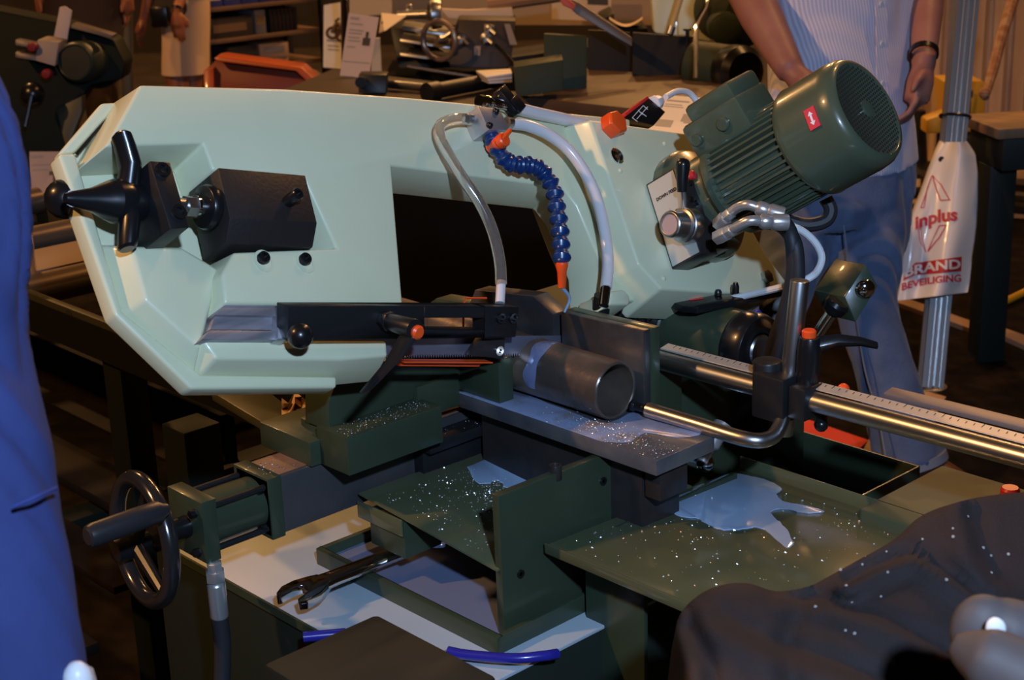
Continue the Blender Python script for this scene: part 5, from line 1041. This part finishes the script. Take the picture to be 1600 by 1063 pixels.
slv = [bp_(x - rr_ / tB * F / 1.0 * tB / tB, y) for (x, y), rr_ in zip(edge, [.055] * 11)]
rad_ = [.062, .062, .060, .056, .055, .056, .058, .056, .054, .052, .050]
slv = [bp_(x - r_ * F / tB, y) for (x, y), r_ in zip(edge, rad_)]
ob.tube([at(1.43, .05)] + slv, [.07] + rad_, 22, 3)
BM.adopt(remesh('overalls', ob, OVER, .006, 3, (.0055, 38, 16)))
wrB = slv[-1]; dB = nrm(slv[-1] - slv[-3])
BM.part('cuff', M().lathe(wrB - dB * .004, dB, [(.047, 0), (.0545, .0), (.0555, .012), (.05, .016), (.04, .016)], 26), WHITEP, label='white cuff')
BM.part('glove', M().ball(bp_(122, 1066, -.02), .0125, 14, (.9, .9, 1.3), (RH, AH, EZ)), WHITEP, label='white glove at the cuff')
BM.part('seam', M().tube([bp_(88, 762, -.03), bp_(60, 775, -.055), bp_(20, 792, -.06)], .0014, 6, 3), mat('seam_blue', (.03, .045, .2), .8))
bd = M(); bd.tube([slv[-3], wrB, wrB + dB * .05], [.035, .03, .028], 12); hand(bd, wrB + dB * .03, dB, RH, -AH, 1.0, .5)
bd.loft([ell(at(z, dx), A_, R_, .12, .09) for z, dx in ((.9, 0), (1.3, 0), (1.46, -.03))])
bd.tube([at(1.44, -.03), at(1.56, -.02)], [.06, .055], 14); head(bd, at(1.67, 0), RH, A_)
BM.adopt(remesh('body', bd, SKIN, .008, 3))
BM.part('hair', M().ball(at(1.70, -.01), .108, 18, (.93, .76, .97), (RH, A_, EZ)), HAIR)
for sg in (-1, 1): s1 = M(); shoe(s1, at(0, 0, sg * .10), RH, 1.1); BM.part('shoe', s1, BLACK)
# --- woman in a beige skirt far back, and a dark figure behind the green machine
tW = 8.3; wp = lambda x, y, dt=0.0: D(x, y, tW + dt)
WM = T('person', 'person in a beige knee-length skirt and dark top standing by the shelf rack', 'person', np.array((*wp(290, 250)[:2], 0)))
wx_, wf = nrm(RH * .8 - AH * .6), nrm(-RH * .6 - AH * .8)
SK = mat('beige_cotton', (.66, .46, .31), .8, bump=.3, bscale=14)
k_ = M(); k_.loft([ell(wp(cx_, y), RH, AH, rx, .13, 32, w_, y * .1) for y, cx_, rx, w_ in ((-12, 298, .095, 0), (8, 294, .115, .004), (40, 291, .128, .006), (75, 290, .126, .012), (114, 290, .128, .02))])
ko = WM.part('skirt', k_, SK, ang=60); WM.part('skirt_belt', M().loft([ell(wp(299, y), RH, AH, .102, .135, 28) for y in (-14, -6)]), mat('belt_tan', (.4, .25, .15), .6), parent=ko)
tp_ = M(); tp_.loft([ell(wp(cx_, y), RH, AH, rx, ry, 28, .01, y) for y, cx_, rx, ry in ((-150, 284, .14, .08), (-120, 284, .165, .11), (-60, 284, .15, .12), (-10, 286, .145, .135), (14, 282, .145, .142), (30, 276, .125, .14))])
wl1, wl2 = wp(246, -118), wp(312, -118)
tp_.tube([wl1, wp(242, -70)], [.06, .055], 12); tp_.tube([wl2, wp(312, -70)], [.06, .055], 12)
WM.adopt(remesh('top', tp_, mat('dark_brown_top', (.030, .022, .018), .8), .012, 3))
bd = M(); we1, ww1, we2, ww2 = wp(238, -30), wp(224, 32), wp(290, -32, -.2), wp(276, 18, -.3)
bd.tube([wl1, we1, ww1], [.042, .036, .024], 12); hand(bd, ww1, wp(215, 64) - ww1, -RH, -AH, .95, .3)
bd.tube([wl2, we2, ww2], [.042, .038, .026], 12); hand(bd, ww2, wp(280, 62, -.3) - ww2, -AH, RH, .95, .35)
bd.loft([ell(wp(288, y), RH, AH, .10, .09) for y in (-130, -40, 30, 90)])
for sg in (-1, 1): bd.tube([wp(288 + 14 * sg, 80), wp(288 + 12 * sg, 140), wp(288 + 12 * sg, 246)], [.075, .052, .036], 12)
bd.tube([wp(282, -140), wp(281, -185)], [.05, .045], 12); head(bd, wp(280, -215), wf, wx_, .95)
WM.adopt(remesh('body', bd, SKIN2, .0095, 2))
WM.part('hair', M().ball(wp(280, -219) - wf * .015, .108, 18, (.78, .95, 1.05), (wx_, wf, EZ)), HAIR)
WM.part('bracelet', M().ring(ww2, nrm(we2 - ww2), .024, .031, .02, 18), CHROME)
hb_ = WM.part('shoulder_bag', M().box(wp(250, 26, -.16), (.045, .03, .055), (RH, AH, EZ)), BLACK, .008)
for sg in (-1, 1): s1 = M(); shoe(s1, wp(288 + 12 * sg, 255), wf, .95); WM.part('shoe', s1, BLACK)
tD = 6.6; dp = lambda x, y, dt=0.0: D(x, y, tD + dt)
DM = T('person', 'person in dark brown clothes standing behind the green machine at the top left', 'person', np.array((*dp(130, 330)[:2], 0)))
DK = mat('dark_brown_cloth', (.035, .018, .011), .85)
k_ = M(); k_.loft([ell(dp(130, y), RH, AH, rx, ry) for y, rx, ry in ((-230, .12, .08), (-200, .20, .11), (-100, .17, .11), (0, .165, .115), (60, .17, .12))])
for sg in (-1, 1): k_.tube([dp(130 + 26 * sg, 50), dp(130 + 30 * sg, 180), dp(130 + 30 * sg, 315)], [.085, .065, .06], 14); k_.tube([dp(130 + 62 * sg, -190), dp(130 + 74 * sg, -100), dp(130 + 68 * sg, -20)], [.065, .055, .045], 12)
DM.adopt(remesh('clothes', k_, DK, .012, 3, (.008, 24, 12)))
bd = M()
for sg in (-1, 1): bd.tube([dp(130 + 60 * sg, -180), dp(130 + 72 * sg, -100), dp(130 + 66 * sg, -10)], [.04, .038, .026], 10); hand(bd, dp(130 + 66 * sg, -12), -EZ, RH * sg, -AH, 1.0, .3)
bd.loft([ell(dp(130, y), RH, AH, .10, .07) for y in (-210, -100, 40)]); bd.tube([dp(130, -210), dp(130, -260)], [.055, .055], 12); head(bd, dp(130, -290), -AH, RH)
DM.adopt(remesh('body', bd, SKIN2, .0095, 2)); DM.part('hair', M().ball(dp(130, -296) + AH * .015, .108, 16, (.76, .93, 1.0), (RH, AH, EZ)), HAIR)
for sg in (-1, 1): s1 = M(); shoe(s1, dp(130 + 30 * sg, 322), -AH, 1.1); DM.part('shoe', s1, BLACK)
# ------------------------------------------------------------------ black cloth in the bottom right corner
JK = mat('black_twill', (.030, .022, .022), .9, col2=(.036, .027, .026), scale=10, bump=.5, bscale=420, spec=.25)
rid = [(1040, 1120, 1.34), (1052, 1010, 1.36), (1062, 962, 1.38), (1092, 930, 1.39), (1130, 914, 1.40), (1170, 912, 1.41), (1212, 924, 1.42), (1262, 917, 1.43), (1300, 898, 1.44), (1336, 878, 1.45), (1396, 844, 1.47), (1440, 806, 1.49), (1500, 784, 1.51), (1560, 773, 1.53), (1640, 768, 1.55), (1760, 770, 1.57)]
rp, _ = smooth([np.array(q, float) for q in rid], [0] * len(rid), 5)
folds = [([(1322, 906), (1360, 884), (1420, 862), (1450, 870), (1500, 905), (1545, 938)], 8, .026), ([(1205, 928), (1300, 935), (1380, 962), (1480, 1012)], 10, .017), ([(1130, 960), (1200, 1000), (1300, 1030), (1420, 1075)], 14, .018), ([(1520, 800), (1535, 860), (1560, 900)], 13, .018), ([(1080, 980), (1110, 1040), (1120, 1100)], 13, .018), ([(1250, 950), (1230, 1000), (1240, 1070)], 15, .012)]
def segd(p, a, b):
    d = b - a; t = max(0, min(1, (p - a) @ d / (d @ d))); q = p - a - d * t
    return math.hypot(q[0], q[1]), d[0] * q[1] - d[1] * q[0]
def cloth_pt(i, b):
    x0_, y0_, t0_ = rp[i]; f_ = i / (len(rp) - 1)
    if b < 0: return D(x0_ + 6 * b, y0_ - 30 * b, t0_ - b * .16)
    y = y0_ + b * (1180 - y0_ + 60 * f_); x = x0_ + b * (30 - 60 * (f_ - .5)); t = t0_ - .16 * math.sin(min(b * 1.25, 1) * math.pi / 2) - .06 * b
    dv = .004 * math.sin(x * .021 + y * .013) + .003 * math.sin(y * .03 - x * .017)
    for pl_, w_, dep_ in folds:
        best = min((segd(np.array((x, y)), np.array(pl_[k], float), np.array(pl_[k + 1], float)) for k in range(len(pl_) - 1)), key=lambda q: q[0])
        sd = best[0] * (1 if best[1] > 0 else -1); dv += dep_ * math.exp(-(sd / w_) ** 2) - dep_ * .9 * math.exp(-((sd - 2.1 * w_) / (1.6 * w_)) ** 2)
    return D(x, y, t + dv)
bs = [-1, -.6, -.3, -.1] + [k / 34 for k in range(35)]
ck = M().loft([[cloth_pt(i, b) for b in bs] for i in range(len(rp))], caps=False, closed=False)
jk = single('black_cloth', 'crumpled black cloth heaped in the bottom right corner with pale droplets on it', 'cloth', ck, JK, ang=180)
sol = jk.modifiers.new('thickness', 'SOLIDIFY'); sol.thickness = .003; sol.offset = -1
dm = M(); cand = [(1512, 812), (1485, 826), (1486, 834), (1533, 855), (1552, 862), (1574, 863), (1388, 893), (1478, 901), (1553, 892), (1371, 936), (1346, 880), (1314, 890), (1321, 920), (1275, 945), (1333, 992), (1437, 846), (1387, 858), (1329, 943), (1322, 990)]
for x, y in cand:
    best = min(((i, b) for i in range(0, len(rp)) for b in bs[4:]), key=lambda q: (lambda e_: (e_[0] - x) ** 2 + (e_[1] - y) ** 2)((rp[q[0]][0] + q[1] * (30 - 60 * (q[0] / (len(rp) - 1) - .5)), rp[q[0]][1] + q[1] * (1180 - rp[q[0]][1] + 60 * q[0] / (len(rp) - 1)))))
    dm.ball(cloth_pt(*best), .0011 + random.random() * .0007, 8)
single('cloth_droplets', 'pale droplets sprinkled on the black cloth', 'droplets', dm, mat('pale_droplet', (.36, .35, .34), .4), kind='stuff')
gp = T('grey_pad', 'blurred pale grey padded object with a white patch lying on the black cloth', 'pad', D(1555, 1060, 1.05))
GREYP = mat('pale_grey_rubber', (.075, .068, .070), .6, bump=.2, bscale=30)
gm = M().ball(D(1535, 985, 1.08), .030, 20, (.78, .6, .92), (RH, AH, EZ)).tube([D(1500, 1012, 1.05), D(1540, 1028, 1.03), D(1620, 1070, 1.02)], [.012, .022, .026], 16).tube([D(1560, 980, 1.08), D(1650, 1000, 1.08)], [.022, .022], 16)
gp.adopt(remesh('pad_body', gm, GREYP, .004, 4))
gp.part('white_patch', M().ball(D(1556, 982, 1.052), .0085, 16, (.8, .4, 1.0), (nrm(RH + EZ * .4), AH, nrm(EZ - RH * .4))), mat('white_patch', (.85, .84, .86), .3))
